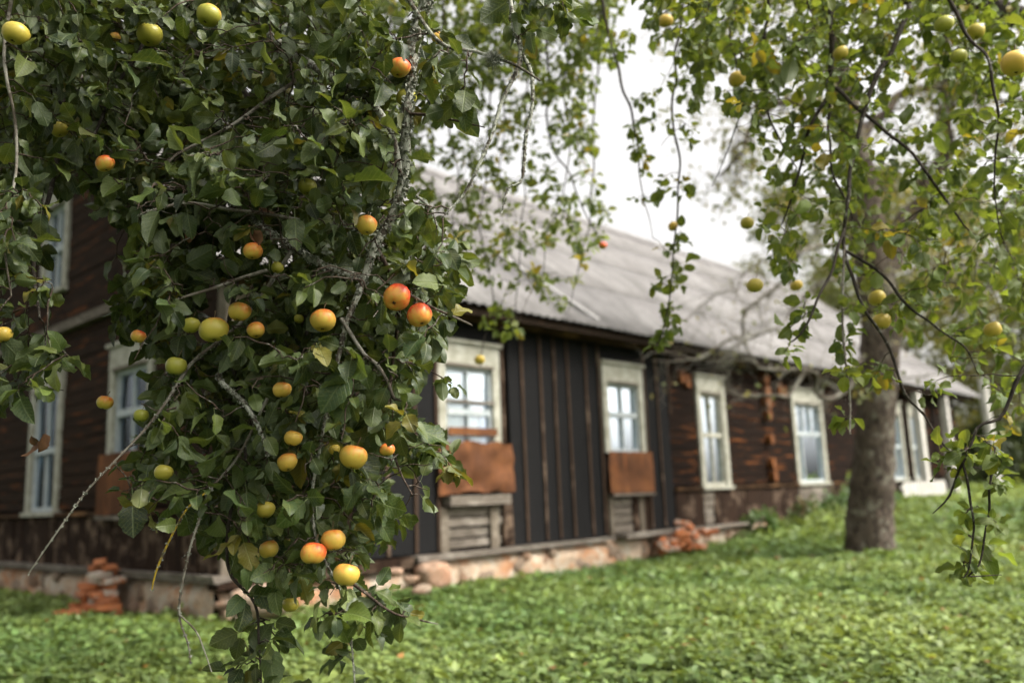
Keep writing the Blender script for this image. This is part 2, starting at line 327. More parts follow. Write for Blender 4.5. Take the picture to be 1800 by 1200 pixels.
def face(which):
    """maps (along, out, up) of a facade to the house's own axes; out is away from the wall"""
    return (lambda u, o, z: (u, -o, z)) if which == 'long' else (lambda u, o, z: (-o, u, z))
def fbox(b, which, u0, u1, o0, o1, z0, z1, jit=0.):
    f = face(which); p, q = f(u0, o0, z0), f(u1, o1, z1)
    b.box(min(p[0], q[0]), min(p[1], q[1]), min(p[2], q[2]), max(p[0], q[0]), max(p[1], q[1]), max(p[2], q[2]), jit); return b
def piece(name, which, u0, u1, o0, o1, z0, z1, mat, jit=0., parent=None):
    """a board with its own origin at its middle"""
    f = face(which); c = f((u0+u1)/2, (o0+o1)/2, (z0+z1)/2); b = fbox(MB(), which, u0, u1, o0, o1, z0, z1, jit)
    b.v = [(x-c[0], y-c[1], z-c[2]) for x, y, z in b.v]; return b.build(name, mat, parent or house, loc=c)

def curtain_mesh(which, u0, u1, o, z0, z1, amp=.012, waves=5, skew=0.):
    f = face(which); n = 24; V = []; F = []
    for i in range(n+1):
        t = i/n; u = u0+(u1-u0)*t; d = amp*math.sin(t*waves*6.28)+amp*.5*math.sin(t*waves*15)
        V += [f(u+skew*(1-t), o+d, z0), f(u, o+d, z1)]
    for i in range(n): F.append((2*i, 2*i+2, 2*i+3, 2*i+1))
    b = MB(); b.v = V; b.f = F; return b
def window(which, u0, u1, z0=1.10, z1=3.02, cols=2, low=None, head=.30, jw=.13, label=None, curt=((.0, .42, 'curtain'), (.6, 1., 'curtain')), transom=.50, sashcol='paintblue', sill=True, cap=True):
    b = MB()
    fbox(b, which, u0, u0+jw, -.06, .055, z0, z1-head); fbox(b, which, u1-jw, u1, -.06, .055, z0, z1-head)
    fbox(b, which, u0, u1, -.06, .060, z1-head, z1)
    w_ = b.build('window', M['paint'], house)
    if label: w_['label'] = label
    if cap: fbox(MB(), which, u0-.035, u1+.035, -.05, .10, z1+.001, z1+.045).build('cornice', M['paint'], w_)
    fbox(MB(), which, u0+jw-.01, u1-jw+.01, .061, .078, z1-head+.002, z1-head+.04).build('drip_strip', M['grey_h'], w_)
    if sill: fbox(MB(), which, u0-.03, u1+.03, -.05, .10, z0-.055, z0-.001).build('sill', M['paint'], w_)
    a0, a1, c0, c1 = u0+jw+.001, u1-jw-.001, z0+.001, z1-head-.001; r = .045; s = MB(); o0, o1 = -.055, .012
    zt = c0+(c1-c0)*transom
    fbox(s, which, a0, a0+r, o0, o1, c0, c1); fbox(s, which, a1-r, a1, o0, o1, c0, c1)
    fbox(s, which, a0+r, a1-r, o0, o1-.002, c0, c0+.06); fbox(s, which, a0+r, a1-r, o0, o1-.002, c1-.05, c1)
    fbox(s, which, a0+r, a1-r, o0, o1+.012, zt-.04, zt+.04)
    s.build('sash', M[sashcol], w_)
    for za, zb, xs in ((c0+.06, zt-.04, low or [i/cols for i in range(cols+1)]), (zt+.04, c1-.05, [i/cols for i in range(cols+1)])):
        xs = [a0+r+(a1-a0-2*r)*t for t in xs]; q = len(xs)-1
        for i in range(1, q): fbox(MB(), which, xs[i]-.02, xs[i]+.02, o0+.01, o1-.006, za, zb).build('glazing_bar', M[sashcol], w_)
        for i in range(q):
            p0, p1 = xs[i]+(.021 if i else .001), xs[i+1]-(.021 if i < q-1 else .001); m_ = MB(); f_ = face(which); t1_, t2_ = random.uniform(-.006, .006), random.uniform(-.006, .006); V_ = []
            for o_ in (-.034, -.030):
                for u_, z_, sg in ((p0, za, t1_+t2_), (p1, za, t1_-t2_), (p1, zb, -t1_-t2_), (p0, zb, -t1_+t2_)): V_.append(f_(u_, o_+sg, z_))
            m_.v = V_; m_.f = [(0, 1, 2, 3), (7, 6, 5, 4), (0, 4, 5, 1), (1, 5, 6, 2), (2, 6, 7, 3), (3, 7, 4, 0)]; m_.build('pane', M['glass'], w_)
    for t0, t1, m in curt:
        lo, hi = (m[1], m[2]) if isinstance(m, tuple) else (0., 1.); mm = m[0] if isinstance(m, tuple) else m
        curtain_mesh(which, a0+(a1-a0)*t0, a0+(a1-a0)*t1, -.050, c0+(c1-c0)*lo, c0+(c1-c0)*hi, .010, 4+3*(t1-t0), random.uniform(-.04, .04)).build('curtain', M[mm], w_, True)
    return w_
# long wall windows
W1 = window('long', 2.82, 3.92, z0=1.70, cols=2, label='wide worn white window with a brown board nailed across its lower half', curt=((.02, .40, 'curtain_w'), (.42, .78, 'curtain_w'), (.84, 1., 'curtain')), transom=.44, sill=False)
piece('nailed_board', 'long', 2.93, 3.80, .081, .105, 1.845, 1.945, M['rust'], .004, W1)
piece('lifted_strip', 'long', 2.95, 3.79, .040, .075, 2.255, 2.295, M['grey_h'], .012, W1)
window('long', 6.19, 7.26, z0=1.66, label='white window with two lace curtains above the smooth rusted sheet', curt=((.02, .30, 'curtain'), (.55, 1., 'curtain')), transom=.55, sill=False)
W3 = window('long', 8.90, 9.88, label='narrow grey framed window with a cardboard piece in one pane', curt=((.08, .45, ('curtain_w', 0., .40)), (.48, 1., ('curtain', 0., .88))), transom=.55, sashcol='paint')
piece('cardboard', 'long', 9.12, 9.33, -.045, -.037, 1.86, 2.12, M['rust'], .004, W3)
window('long', 12.62, 14.10, cols=3, low=[0, .22, 1], label='wide three light window with a long white curtain', curt=((.0, .16, ('curtain', 0., .85)), (.24, .78, ('curtain_w', 0., .86)), (.74, 1., ('curtain', 0., .9))), transom=.62)
window('long', 17.85, 18.95, label='pale window beside the tree trunk with an orange curtain', curt=((.0, .5, 'curtain'), (.5, 1., ('curtain_o', .18, .45)), (.5, 1., ('curtain_w', .5, 1.))))
window('long', 19.45, 20.65, curt=((.0, .6, 'curtain_w'), (.7, 1., 'curtain')))
window('long', 22.20, 22.95, cols=2, curt=((.0, .4, 'curtain'), (.6, 1., 'curtain')))
# end wall windows
window('end', 1.52, 2.68, z0=1.70, sill=False, label='tall white window of the end wall over the rusted sheet', curt=((.0, .35, 'curtain'), (.5, .85, 'curtain')))
window('end', 4.18, 5.32, label='tall bluish white window of the end wall without a sheet', curt=((.05, .4, 'curtain'), (.6, .95, 'curtain')), sill=True)
window('end', 4.28, 5.22, z0=4.12, z1=5.65, label='small attic window high in the gable', curt=((.1, .4, 'curtain'),))

# rusted sheets under three windows
def sheet(which, u0, u1, z0, z1, crump, seed, label):
    f = face(which); n, m = 16, 12; b = MB(); cc = f((u0+u1)/2, .1, (z0+z1)/2)
    for s_ in (0, 1):
        for i in range(n+1):
            for j in range(m+1):
                u, z = u0+(u1-u0)*i/n, z0+(z1-z0)*j/m
                d = crump*(noise.noise(Vector((u*3.1+seed, z*3.7, 0)))+.6*noise.noise(Vector((u*7+seed, z*6, 4))))
                e = crump*.6*noise.noise(Vector((u*5, seed, 0)))*(1 if j in (0, m) else 0)
                p = f(u, .118+d*.9-.003*s_, z+e); b.v.append(tuple(p[k]-cc[k] for k in range(3)))
    N = (n+1)*(m+1)
    for i in range(n):
        for j in range(m):
            a = i*(m+1)+j; q = (a, a+m+1, a+m+2, a+1); b.f.append(q); b.f.append(tuple(N+t for t in q[::-1]))
    ob = b.build('rusted_sheet', M['rust'], house, True, cc); ob['label'] = label
sheet('long', 2.76, 4.07, 1.13, 1.75, .085, 1.3, 'crumpled rusty sheet under the window with the nailed board')
sheet('long', 6.17, 7.32, 1.05, 1.67, .018, 5.1, 'smooth orange brown rusty sheet')
sheet('end', 1.44, 2.74, 1.04, 1.74, .016, 9.7, 'rusty sheet on the end wall')
piece('sill', 'long', 2.88, 3.95, .02, .16, .985, 1.10, M['grey_h'], .006).__setitem__('label', 'silvered ledge under the crumpled sheet')
piece('sill', 'long', 6.20, 7.30, .02, .15, 1.00, 1.04, M['sill'], .006)
piece('sill', 'end', 1.44, 2.74, .02, .14, .985, 1.03, M['sill'], .006)

# horizontal boards: end wall and right-hand part of the long wall
def boards(which, spans, z0, z1, mat, h=.148, clip=None, gap=.010):
    z = z0
    while z < z1-.05:
        zz = min(z+h*random.uniform(.94, 1.06), z1)
        for u0, u1, a, b in spans:
            if zz <= a or z >= b: continue
            ua, ub = u0, u1
            if clip:
                lo, hi = clip(zz); ua, ub = max(u0, lo), min(u1, hi)
                if ub-ua < .1: continue
            o = random.uniform(-.006, .010)
            piece('plank', which, ua, ub, -.03, .016+o, max(z, a)+gap, min(zz, b), M[mat], .004)
        z = zz
def gable_clip(z):
    if z <= EAVE+.2: return 0., WID
    y = (z-EAVE)/SLOPE-OV+.1; return y, WID-y
boards('end', [(.14, 1.51, 0, 3.44), (2.69, 4.17, 0, 3.44), (5.33, WID, 0, 3.44), (1.52, 2.68, 3.07, 3.44), (4.18, 5.32, 3.07, 3.44)], 1.11, 3.44, 'plank_end')
boards('end', [(0, 4.27, 3.5, 9), (5.23, WID, 3.5, 9), (4.28, 5.22, 3.5, 4.06), (4.28, 5.22, 5.70, 9)], 3.60, 7.4, 'plank_end', clip=gable_clip)
boards('long', [(8.03, 8.89, 0, 9), (9.89, 12.61, 0, 9), (14.11, 17.84, 0, 9), (18.96, 19.44, 0, 9), (20.66, 22.19, 0, 9), (22.96, LEN, 0, 9), (8.90, 9.88, 3.07, 9), (12.62, 14.10, 3.07, 9), (17.85, 22.95, 3.07, 9)], 1.11, 3.30, 'plank_h', .152)
boards('long', [(.26, 1.54, 0, 9)], .47, 3.30, 'plank_h')
piece('ledge', 'end', -.02, 9.4, -.02, .09, 1.035, 1.085, M['eave'], .004)
piece('ledge', 'long', 8.03, 17.4, -.02, .085, 1.050, 1.090, M['eave'], .004)
piece('band_board', 'end', .1, 9.4, -.02, .12, 3.46, 3.58, M['grey_h'], .006)
piece('corner_board', 'long', -.025, .25, -.14, .03, .43, 3.34, M['grey_v'], .004)
piece('corner_board', 'end', .145, .26, -.02, .028, 1.09, 3.44, M['plank_end'], .004)
# vertical skirting boards below the windows
def skirting(which, u0, u1, z0, z1, wd=.19):
    u = u0
    while u < u1-.04:
        q = min(u+wd*random.uniform(.8, 1.2), u1); piece('board', which, u+.004, q-.004, -.03, .030+random.uniform(-.010, .012), z0+random.uniform(-.01, .012), z1, M['board_v'], .003); u = q
skirting('end', .02, 7.6, .43, 1.032)
skirting('long', 8.03, 8.92, .43, 1.045); skirting('long', 9.28, 12.60, .43, 1.045); skirting('long', 14.12, 16.8, .45, 1.045)
# bare logs under the first three long-wall windows
def logs(u0, u1, z0, z1, n, mat='grey_h'):
    h = (z1-z0)/n
    for i in range(n): piece('log', 'long', u0+random.uniform(-.02, .02), u1+random.uniform(-.02, .02), -.06, .020+random.uniform(-.012, .016), z0+i*h+.012, z0+(i+1)*h-.012, M[mat], .008)
logs(2.92, 3.88, .46, .97, 4); 
for u0, u1 in ((2.80, 2.93), (3.66, 3.80)): piece('cleat', 'long', u0, u1, .038, .065, .44, .96, M['grey_v'], .006)
piece('board', 'long', 3.93, 4.10, -.02, .035, .44, 1.10, M['board_v'], .006)
logs(6.36, 6.80, .46, .98, 4); piece('board', 'long', 6.84, 6.98, -.02, .03, .44, .98, M['board_v'], .004); piece('board', 'long', 7.0, 7.12, -.02, .035, .44, .99, M['grey_v'], .004); piece('board', 'long', 7.14, 7.28, -.02, .028, .44, .98, M['board_v'], .004)
piece('cleat', 'long', 6.22, 6.30, .0, .05, .44, 1.0, M['grey_v'], .004)
logs(8.93, 9.26, .46, 1.03, 4); logs(12.62, 14.10, .46, 1.04, 3)
# projecting log ends of the cross wall, raw and orange
for i in range(9):
    z = 1.25+i*.235
    if i in (2, 4): continue
    bm = bmesh.new(); bmesh.ops.create_cone(bm, cap_ends=True, segments=12, radius1=.095, radius2=.088, depth=.14)
    for q in bm.verts: q.co = Vector((q.co.x*(1.15 if i > 5 else .8)+random.uniform(-.006, .006), q.co.z, q.co.y*1.15))
    me = bpy.data.meshes.new('log_end'); bm.to_mesh(me); bm.free(); link('log_end', me, M['logend'], house, loc=(11.45+random.uniform(-.02, .02), -.075, z))
for x, z in ((8.45, 2.98), (8.62, 2.92), (12.1, 3.0), (12.3, 2.95)): piece('log_end', 'long', x-.07, x+.07, 0, .09, z-.12, z+.1, M['logend'], .01)
# roofing felt in vertical strips held by battens
def felt_run(us, z0, z1, z0b=None):
    for i in range(len(us)-1):
        n, m = 4, 14; b = MB(); w0, w1 = us[i]+.001, us[i+1]-.001
        cx = (w0+w1)/2
        for s_ in (0, 1):
            for a in range(n+1):
                for q in range(m+1):
                    u = w0+(w1-w0)*a/n; z = z0+(z1-z0)*q/m
                    d = .022+.010*noise.noise(Vector((u*5, z*2.2, i)))*(1 if 0 < a < n else .2)-.004*s_
                    b.v.append((u-cx, -d, z+(.015*noise.noise(Vector((u*6, 0, 3))) if q == 0 else 0)))
        N = (n+1)*(m+1)
        for a in range(n):
            for q in range(m):
                t = a*(m+1)+q; f_ = (t, t+m+1, t+m+2, t+1); b.f += [f_, tuple(N+k_ for k_ in f_[::-1])]
        b.build('felt_strip', M['felt'], house, True, (cx, 0, 0))
def batten(u, z0, z1, lean=0.):
    o = piece('batten', 'long', u-.019, u+.019, .030, .052, z0, z1, M['batten'], .003); o.rotation_euler = (0, lean, 0)
UB = lambda x, y: on_long(x, y)[0]
bl = [UB(627, 900), UB(678, 900), UB(728, 900), 2.79]
felt_run([1.56]+bl[:3]+[2.80], .45, 3.36)
for u in bl: batten(u, .46, 3.30, random.uniform(-.004, .004))
bm_ = [UB(915, 700), UB(948, 700), UB(972, 700), UB(996, 700), UB(1028, 700), UB(1050, 700)]
felt_run([4.12]+bm_[:5]+[6.17], .44, 3.36)
for u in [3.985]+bm_: batten(u, 1.76 if u < 4 else .47, 3.30, random.uniform(-.004, .004))
br = [UB(1130, 700), UB(1152, 700), UB(1173, 700)]
felt_run([7.33]+br[:2]+[8.02], .46, 3.36)
for u in br: batten(u, .5 if u < 7.8 else 2.3, 3.30, random.uniform(-.004, .004))
for u0, u1 in ((2.82, 3.92), (6.18, 7.27)): piece('felt_strip', 'long', u0, u1, -.02, .02, 3.07, 3.36, M['felt'])
# sill beams and foundation
piece('sill_beam', 'long', 2.35, 6.15, -.05, .15, .375, .432, M['sill'], .012)
piece('sill_beam', 'long', 6.30, 8.15, -.05, .26, .385, .445, M['sill'], .016)
piece('sill_beam', 'long', 8.3, 10.6, -.05, .22, .395, .445, M['sill'], .012)
piece('sill_beam', 'long', -.1, 2.33, -.10, .10, .30, .425, M['board_v'], .012)
piece('sill_beam', 'end', -.1, 9.4, -.05, .14, .375, .432, M['sill'], .012)
def plinth(which, u0, u1, z1, out, seed):
    f = face(which); n = int((u1-u0)/.09); m = 6; b = MB()
    for i in range(n+1):
        for j in range(m+1):
            u, z = u0+(u1-u0)*i/n, -.25+(z1+.25)*j/m
            d = out+.06*noise.noise(Vector((u*2.3+seed, z*3, 0)))+.045*noise.noise(Vector((u*6+seed, z*8, 2)))
            b.v.append(f(u, d if j < m else d-.10, z))
    for i in range(n):
        for j in range(m): t = i*(m+1)+j; b.f.append((t, t+m+1, t+m+2, t+1))
    return b.build('foundation', M['mortar'], house, True)
stones = [rock_mesh('stone', 1, 1, 1, 2, .25, i) for i in range(7)]
for me in stones: me.materials.append(M['stone']); me.polygons.foreach_set('use_smooth', [True]*len(me.polygons))
def set_stones(fd, which, u0, u1, n):
    f = face(which); u = u0
    while u < u1:
        sx = random.uniform(.09, .19); sz = random.uniform(.08, .15)
        o = link('stone', random.choice(stones), None, fd, loc=f(u+sx, random.uniform(-.02, .025), random.uniform(.10, .25)))
        o.scale = (sx, .10, sz) if which == 'long' else (.10, sx, sz); o.rotation_euler = (0, random.uniform(-.4, .4), 0) if which == 'long' else (random.uniform(-.4, .4), 0, 0)
        if random.random() < .6:
            s2 = random.uniform(.05, .09); o = link('stone', random.choice(stones), None, fd, loc=f(u+sx*1.6, .08, random.choice((.05, .30)))); o.scale = (s2*1.3, .06, s2) if which == 'long' else (.06, s2*1.3, s2)
        u += sx*2+random.uniform(.0, .5)
fd = plinth('long', 2.45, LEN, .378, .07, 1); set_stones(fd, 'long', 2.6, 11.5, 0)
fe = plinth('end', .0, WID-.1, .376, .07, 5); set_stones(fe, 'end', .4, 6.6, 0)
plinth('long', .0, 2.44, .29, -.02, 9)

# roof: corrugated fibre cement sheets in four rows
def corrugated(wd, ln, waves=7):
    n = waves*6; V = []; F = []
    for s_ in (0, 1):
        for i in range(n+1):
            x = wd*i/n; h = .016*math.sin(2*math.pi*waves*i/n)-.006*s_
            V += [(x, 0, h), (x, ln, h)]
    N = 2*(n+1)
    for i in range(n): q = (2*i, 2*i+2, 2*i+3, 2*i+1); F += [q, tuple(N+t for t in q[::-1]), (2*i, N+2*i, N+2*i+2, 2*i+2), (2*i+1, 2*i+3, N+2*i+3, N+2*i+1)]
    me = bpy.data.meshes.new('roof_sheet'); me.from_pydata(V, [], F); me.materials.append(M['roof']); me.polygons.foreach_set('use_smooth', [True]*len(F)); return me
ang = math.atan(SLOPE); LS = math.hypot(WID/2+OV, RIDGE-EAVE); CW = 1.062
rf = MB()
for y0, y1, sgn in ((-OV+.08, WID/2, 1), (WID+OV-.08, WID/2, -1)):
    z0, z1 = roofz(-OV+.08)-.075, RIDGE-.075; n = len(rf.v)
    for x in (-.42, LEN+.35):
        rf.v += [(x, y0, z0), (x, y1, z1), (x, y1, z1-.06), (x, y0, z0-.06)]
    rf.f += [tuple(n+i for i in q) for q in ((0, 1, 5, 4), (1, 2, 6, 5), (2, 3, 7, 6), (3, 0, 4, 7), (0, 3, 2, 1), (4, 5, 6, 7))]
roof = rf.build('roof', M['soffit'], house)
sheet_me = corrugated(CW+.05, LS/4+.14); ncol = int((LEN+.9)/CW)+1
for r_ in range(4):
    for c_ in range(ncol):
        d = r_*LS/4-.03; o = link('roof_sheet', sheet_me, None, roof)
        o.location = (-.48+c_*CW, -OV+d*math.cos(ang), EAVE+d*math.sin(ang)+.030+.004*(c_ % 2)+.014*(1 if r_ else 0)*0)
        o.rotation_euler = (ang-.006+random.uniform(-.003, .003), 0, random.uniform(-.004, .004))
back = MB(); back.v = [(-.48, WID+OV, EAVE+.03), (LEN+.4, WID+OV, EAVE+.03), (LEN+.4, WID/2, RIDGE+.03), (-.48, WID/2, RIDGE+.03)]; back.f = [(0, 1, 2, 3)]
back.build('back_slope', M['roof'], roof)
rc = MB(); n_ = 40
for i in range(n_+1):
    x = -.5+(LEN+.9)*i/n_; w_ = .02*noise.noise(Vector((x*.6, 0, 0)))
    rc.v += [(x, WID/2-.20, RIDGE-.10+w_), (x, WID/2, RIDGE+.10+w_), (x, WID/2+.20, RIDGE-.10+w_)]
for i in range(n_): a = 3*i; rc.f += [(a, a+3, a+4, a+1), (a+1, a+4, a+5, a+2)]
rc.build('ridge_cap', M['roof'], roof)
# pale lath lying on the slope
q0 = (4.95, -.25); p0 = None
def roof_point(px, py):
    d = ray(px, py); nrm = -np.sin(ang)*EX+np.array([0, 0, np.cos(ang)]); o_ = np.array([*(CORNER[:2]-OV*EX[:2]), EAVE+.07])
    P = CAM+d*(((o_-CAM)@nrm)/(d@nrm)); L_ = P-np.array([*CORNER[:2], 0]); return np.array([L_@AX, L_@EX, L_[2]])
pa, pb = roof_point(868, 440), roof_point(1052, 562); dv = pb-pa; ln = np.linalg.norm(dv)
me = bevel_box('lath', ln, .09, .035); o = link('lath', me, M['palestrip'], roof, loc=(pa+pb)/2); o['label'] = 'pale lath lying up the slope'
o.rotation_mode = 'QUATERNION'; xa = Vector(dv/ln); za = Vector((0, -math.sin(ang), math.cos(ang))); ya = za.cross(xa)
o.rotation_quaternion = Matrix((xa, ya, za)).transposed().to_quaternion()
# eave: wall plate beam, rafter feet, fascia
piece('eave_beam', 'long', -.3, LEN+.2, .13, .27, 3.30, 3.42, M['eave'], .004)
piece('fascia', 'long', -.4, LEN+.3, .375, .40, 3.33, 3.42, M['soffit'], .003)
for i in range(26): piece('rafter_foot', 'long', .1+i*.93, .19+i*.93, -.1, .372, 3.335, 3.42, M['soffit'])
for sg in (0, 1):
    b = MB(); x = -.50 if sg == 0 else LEN+.35
    for y0, y1 in ((-OV, WID/2), (WID+OV, WID/2)):
        n = len(b.v); z0, z1 = EAVE+.0, RIDGE+.0
        for xx in (x, x+.03): b.v += [(xx, y0, z0-.16), (xx, y1, z1-.16), (xx, y1, z1+.01), (xx, y0, z0+.01)]
        b.f += [tuple(n+i for i in q) for q in ((0, 1, 2, 3), (7, 6, 5, 4), (0, 4, 5, 1), (1, 5, 6, 2), (2, 6, 7, 3), (3, 7, 4, 0))]
    b.build('bargeboard', M['eave'], house)
# pale porch at the far end: posts, low picket boarding
for u in (19.3, 21.6): piece('porch_post', 'long', u-.09, u+.09, .25, .43, .35, 3.3, M['poleW'], .006)
for i in range(15): u = 17.3+i*.21; piece('porch_picket', 'long', u, u+.14, .46, .485, .42, 1.02+random.uniform(-.02, .02), M['poleW'], .006)
piece('porch_rail', 'long', 17.2, 20.5, .43, .458, .86, .93, M['poleW'], .004)

def hpt(s, e, z): return np.array([*(CORNER[:2]+AX[:2]*s+EX[:2]*e), z])
# ------------------------------------------------------------------ boulders, rubble, brick piles
def boulder(px, py, d, sx, sy, sz, seed, label, cat='boulder', name='boulder', rz=0.):
    P = at(px, py, d); o = link(name, rock_mesh(name, sx, sy, sz, 4, .24, seed), M['stone'], smooth=True, loc=(P[0], P[1], P[2])); o.rotation_euler = (0, 0, rz); return tag(o, label, cat)
boulder(462, 1052, 8.15, .30, .22, .15, 3, 'big flat pale boulder lying at the corner of the house', rz=.2)
P = hpt(2.55, -.16, .19); o = link('boulder', rock_mesh('boulder', .21, .2, .18, 4, .2, 12), M['stone'], smooth=True, loc=P); tag(o, 'round pinkish boulder at the near end of the long foundation', 'boulder'); o.rotation_euler = (0, 0, YAW)
for i, (px, py, s_, lb) in enumerate(((722, 1018, .075, 'small whitish rubble stone beside the round pinkish boulder'), (742, 1036, .10, 'flat pink rubble stone lying in the grass below the boulder'), (395, 1062, .09, 'pale stone lying left of the big flat boulder'), (690, 1005, .10, 'dark brown stone in the hollow under the sill beam'))):
    P = at(px, py, 9.2 if px > 500 else 8.3); o = link('rubble_stone', rock_mesh('rubble_stone', s_*1.0, s_*.7, s_*.5, 2, .5, 20+i), M['stone'], smooth=True, loc=P); tag(o, lb, 'stone')
brick_me = [bevel_box('brick', .25, .12, .065, .007, .008) for _ in range(4)]+[bevel_box('brick', .14, .12, .065, .01, .014) for _ in range(3)]
for me in brick_me: me.materials.append(M['brick'])
def pile(org, rz, label, items):
    r_ = empty('brick_pile', org, rz); tag(r_, label, 'brick pile')
    for x, y, z, a, t, b_ in items:
        o = link('brick', brick_me[b_], None, r_, loc=(x, y, z)); o.rotation_euler = (t, random.uniform(-.12, .12), a)
it = []
for lv in range(9):
    k_ = (5, 5, 4, 4, 3, 3, 2, 2, 1)[lv]
    for q in range(k_):
        it.append((random.uniform(-.12, .08), (q-(k_-1)/2)*.15+random.uniform(-.04, .04)-(.08 if lv > 4 else 0), .02+lv*.068, random.uniform(-.5, .5)+(1.57 if random.random() < .45 else 0), random.uniform(-.16, .16), random.randrange(7)))
for q in range(3): it.append((random.uniform(-.34, -.2), random.uniform(-.4, .3), .03, random.uniform(0, 3), random.uniform(-.3, .3), random.randrange(7)))
E0 = on_end(222, 1050)[0]; P = hpt(-.30, E0, 0); pile((P[0], P[1], -.02), YAW, 'crooked stack of broken orange bricks against the end wall', it)
it = []
for q in range(40):
    u = random.uniform(-.8, .72); hmax = .34*(1-abs(u-.1)/1.0)+.06; it.append((u, random.uniform(-.10, .16), .04+random.random()*hmax, random.uniform(0, 3.1), random.uniform(-.5, .5), random.randrange(7)))
P = hpt(on_long(1210, 928, -.38)[0], -.38, 0); pile((P[0], P[1], gz(P[0], P[1])+.14), YAW, 'heap of broken bricks tipped against the long wall', it)
# white post at the far right
P = at(1752, 850, 27.); o = MB()
V, F = tube_arrays(np.array([[0, 0, -.3], [.01, 0, 1.3], [-.02, .02, 2.6], [0, 0, 3.6]]), [.17, .155, .145, .135], 10); me = np_mesh('post', V, F)
o = link('white_post', me, M['poleW'], smooth=True, loc=(P[0], P[1], gz(P[0], P[1]))); tag(o, 'whitewashed round post standing beyond the far end of the house', 'post')

# ------------------------------------------------------------------ leaves
def leaf_proto(wid=.62, fold=.35, curl=.3, wave=.12, serr=.05, twist=0., nst=9, bite=0, seed=0):
    """a leaf 1 long on +x from the stalk's end, blade facing +z; (verts, quads, uv)"""
    rg = np.random.default_rng(seed); V = []; UV = []; cols = (-1, -.55, 0, .55, 1)
    for i in range(nst+1):
        t = i/nst; w_ = wid*.5*(math.sin(math.pi*min(1, t**.86))**.62)*(1-.10*t)+.004
        if 0 < i < nst: w_ *= 1+serr*(1 if i % 2 else -1)+rg.normal()*.03
        a = -curl*t; x = math.sin(a)/(-curl) if abs(curl) > .01 else t; z = (math.cos(a)-1)/(curl) if abs(curl) > .01 else 0
        for c in cols:
            y = c*w_; zz = z+abs(y)*fold+wave*w_*math.sin(t*9+seed+(1.5 if c > 0 else 0))*abs(c)**2
            tw = twist*t; V.append((x, y*math.cos(tw)-zz*0, zz+y*math.sin(tw))); UV.append((.5+c*.5*w_/(wid*.5), t))
    F = []
    for i in range(nst):
        for j in range(4):
            if bite and j in (0, 3) and rg.random() < bite: continue
            a = i*5+j; F.append((a, a+5, a+6, a+1))
    # petiole
    V += [(-.30, -.008, .03), (-.30, .008, .03), (.02, .010, -.004), (.02, -.010, -.004)]; UV += [(.5, 0)]*4
    n = (nst+1)*5; F.append((n, n+3, n+2, n+1))
    V = np.array(V); return V, np.array(F), np.array(UV)
PROTO = [leaf_proto(.66, .30, .55, .18, .05, .1, seed=1), leaf_proto(.60, .25, 1.0, .32, .06, -.2, seed=2), leaf_proto(.72, .55, .4, .22, .05, .2, seed=3), leaf_proto(.55, .5, .55, .1, .05, -.1, seed=4),
         leaf_proto(.68, .1, -.35, .3, .07, .35, seed=5), leaf_proto(.64, .25, .95, .2, .05, 0, seed=6), leaf_proto(.70, .2, .25, .35, .08, -.4, bite=.12, seed=7), leaf_proto(.62, .35, .5, .22, .05, .5, bite=.10, seed=8),
         leaf_proto(.74, .18, .6, .3, .06, 0, seed=9), leaf_proto(.58, .6, .4, .3, .05, .25, seed=10)]
SMALL = [leaf_proto(.72, .2, .3, .15, .0, .1, nst=4, seed=11), leaf_proto(.66, .4, .5, .1, .0, -.2, nst=4, seed=12), leaf_proto(.78, .1, -.2, .2, .0, .3, nst=4, seed=13)]
def nrmz(a): return a/(np.linalg.norm(a, axis=-1, keepdims=True)+1e-9)
class Leaves:
    def __init__(s): s.p = []; s.x = []; s.n = []; s.s = []; s.t = []; s.k = []
    def add(s, p, ax, n, size, tint, k): s.p.append(p); s.x.append(ax); s.n.append(n); s.s.append(size); s.t.append(tint); s.k.append(k)
    def arrays(s):
        P = np.array(s.p); X = nrmz(np.array(s.x)); N = np.array(s.n); Y = nrmz(np.cross(N, X)); Z = np.cross(X, Y)
        return P, X, Y, Z, np.array(s.s), np.array(s.t), np.array(s.k)
def leaf_mesh(name, P, X, Y, Z, sz, T, K, protos):
    vs, fs, ts, us, n = [], [], [], [], 0
    for k in range(len(protos)):
        m = np.where(K % len(protos) == k)[0]
        if not len(m): continue
        V, F, UV = protos[k]
        W = P[m][:, None]+sz[m][:, None, None]*(V[None, :, :1]*X[m][:, None]+V[None, :, 1:2]*Y[m][:, None]+V[None, :, 2:]*Z[m][:, None])
        q = len(V); vs.append(W.reshape(-1, 3)); fs.append((F[None]+(np.arange(len(m))*q)[:, None, None]).reshape(-1, 4)+n)
        ts.append(np.repeat(T[m], q, 0)); us.append(np.tile(UV, (len(m), 1))); n += q*len(m)
    return np_mesh(name, np.vstack(vs), np.vstack(fs), None, np.vstack(ts), np.vstack(us))
def in_poly(x, y, poly):
    c = False; j = len(poly)-1
    for i in range(len(poly)):
        if ((poly[i][1] > y) != (poly[j][1] > y)) and x < (poly[j][0]-poly[i][0])*(y-poly[i][1])/(poly[j][1]-poly[i][1]+1e-9)+poly[i][0]: c = not c
        j = i
    return c
def sample_poly(poly, per):
    """points spread through an outline, per 10 000 square photo pixels"""
    xs = [p[0] for p in poly]; ys = [p[1] for p in poly]; out = []
    n = int((max(xs)-min(xs))*(max(ys)-min(ys))/1e4*per)
    for _ in range(n):
        x, y = random.uniform(min(xs), max(xs)), random.uniform(min(ys), max(ys))
        if in_poly(x, y, poly): out.append((x, y))
    return out

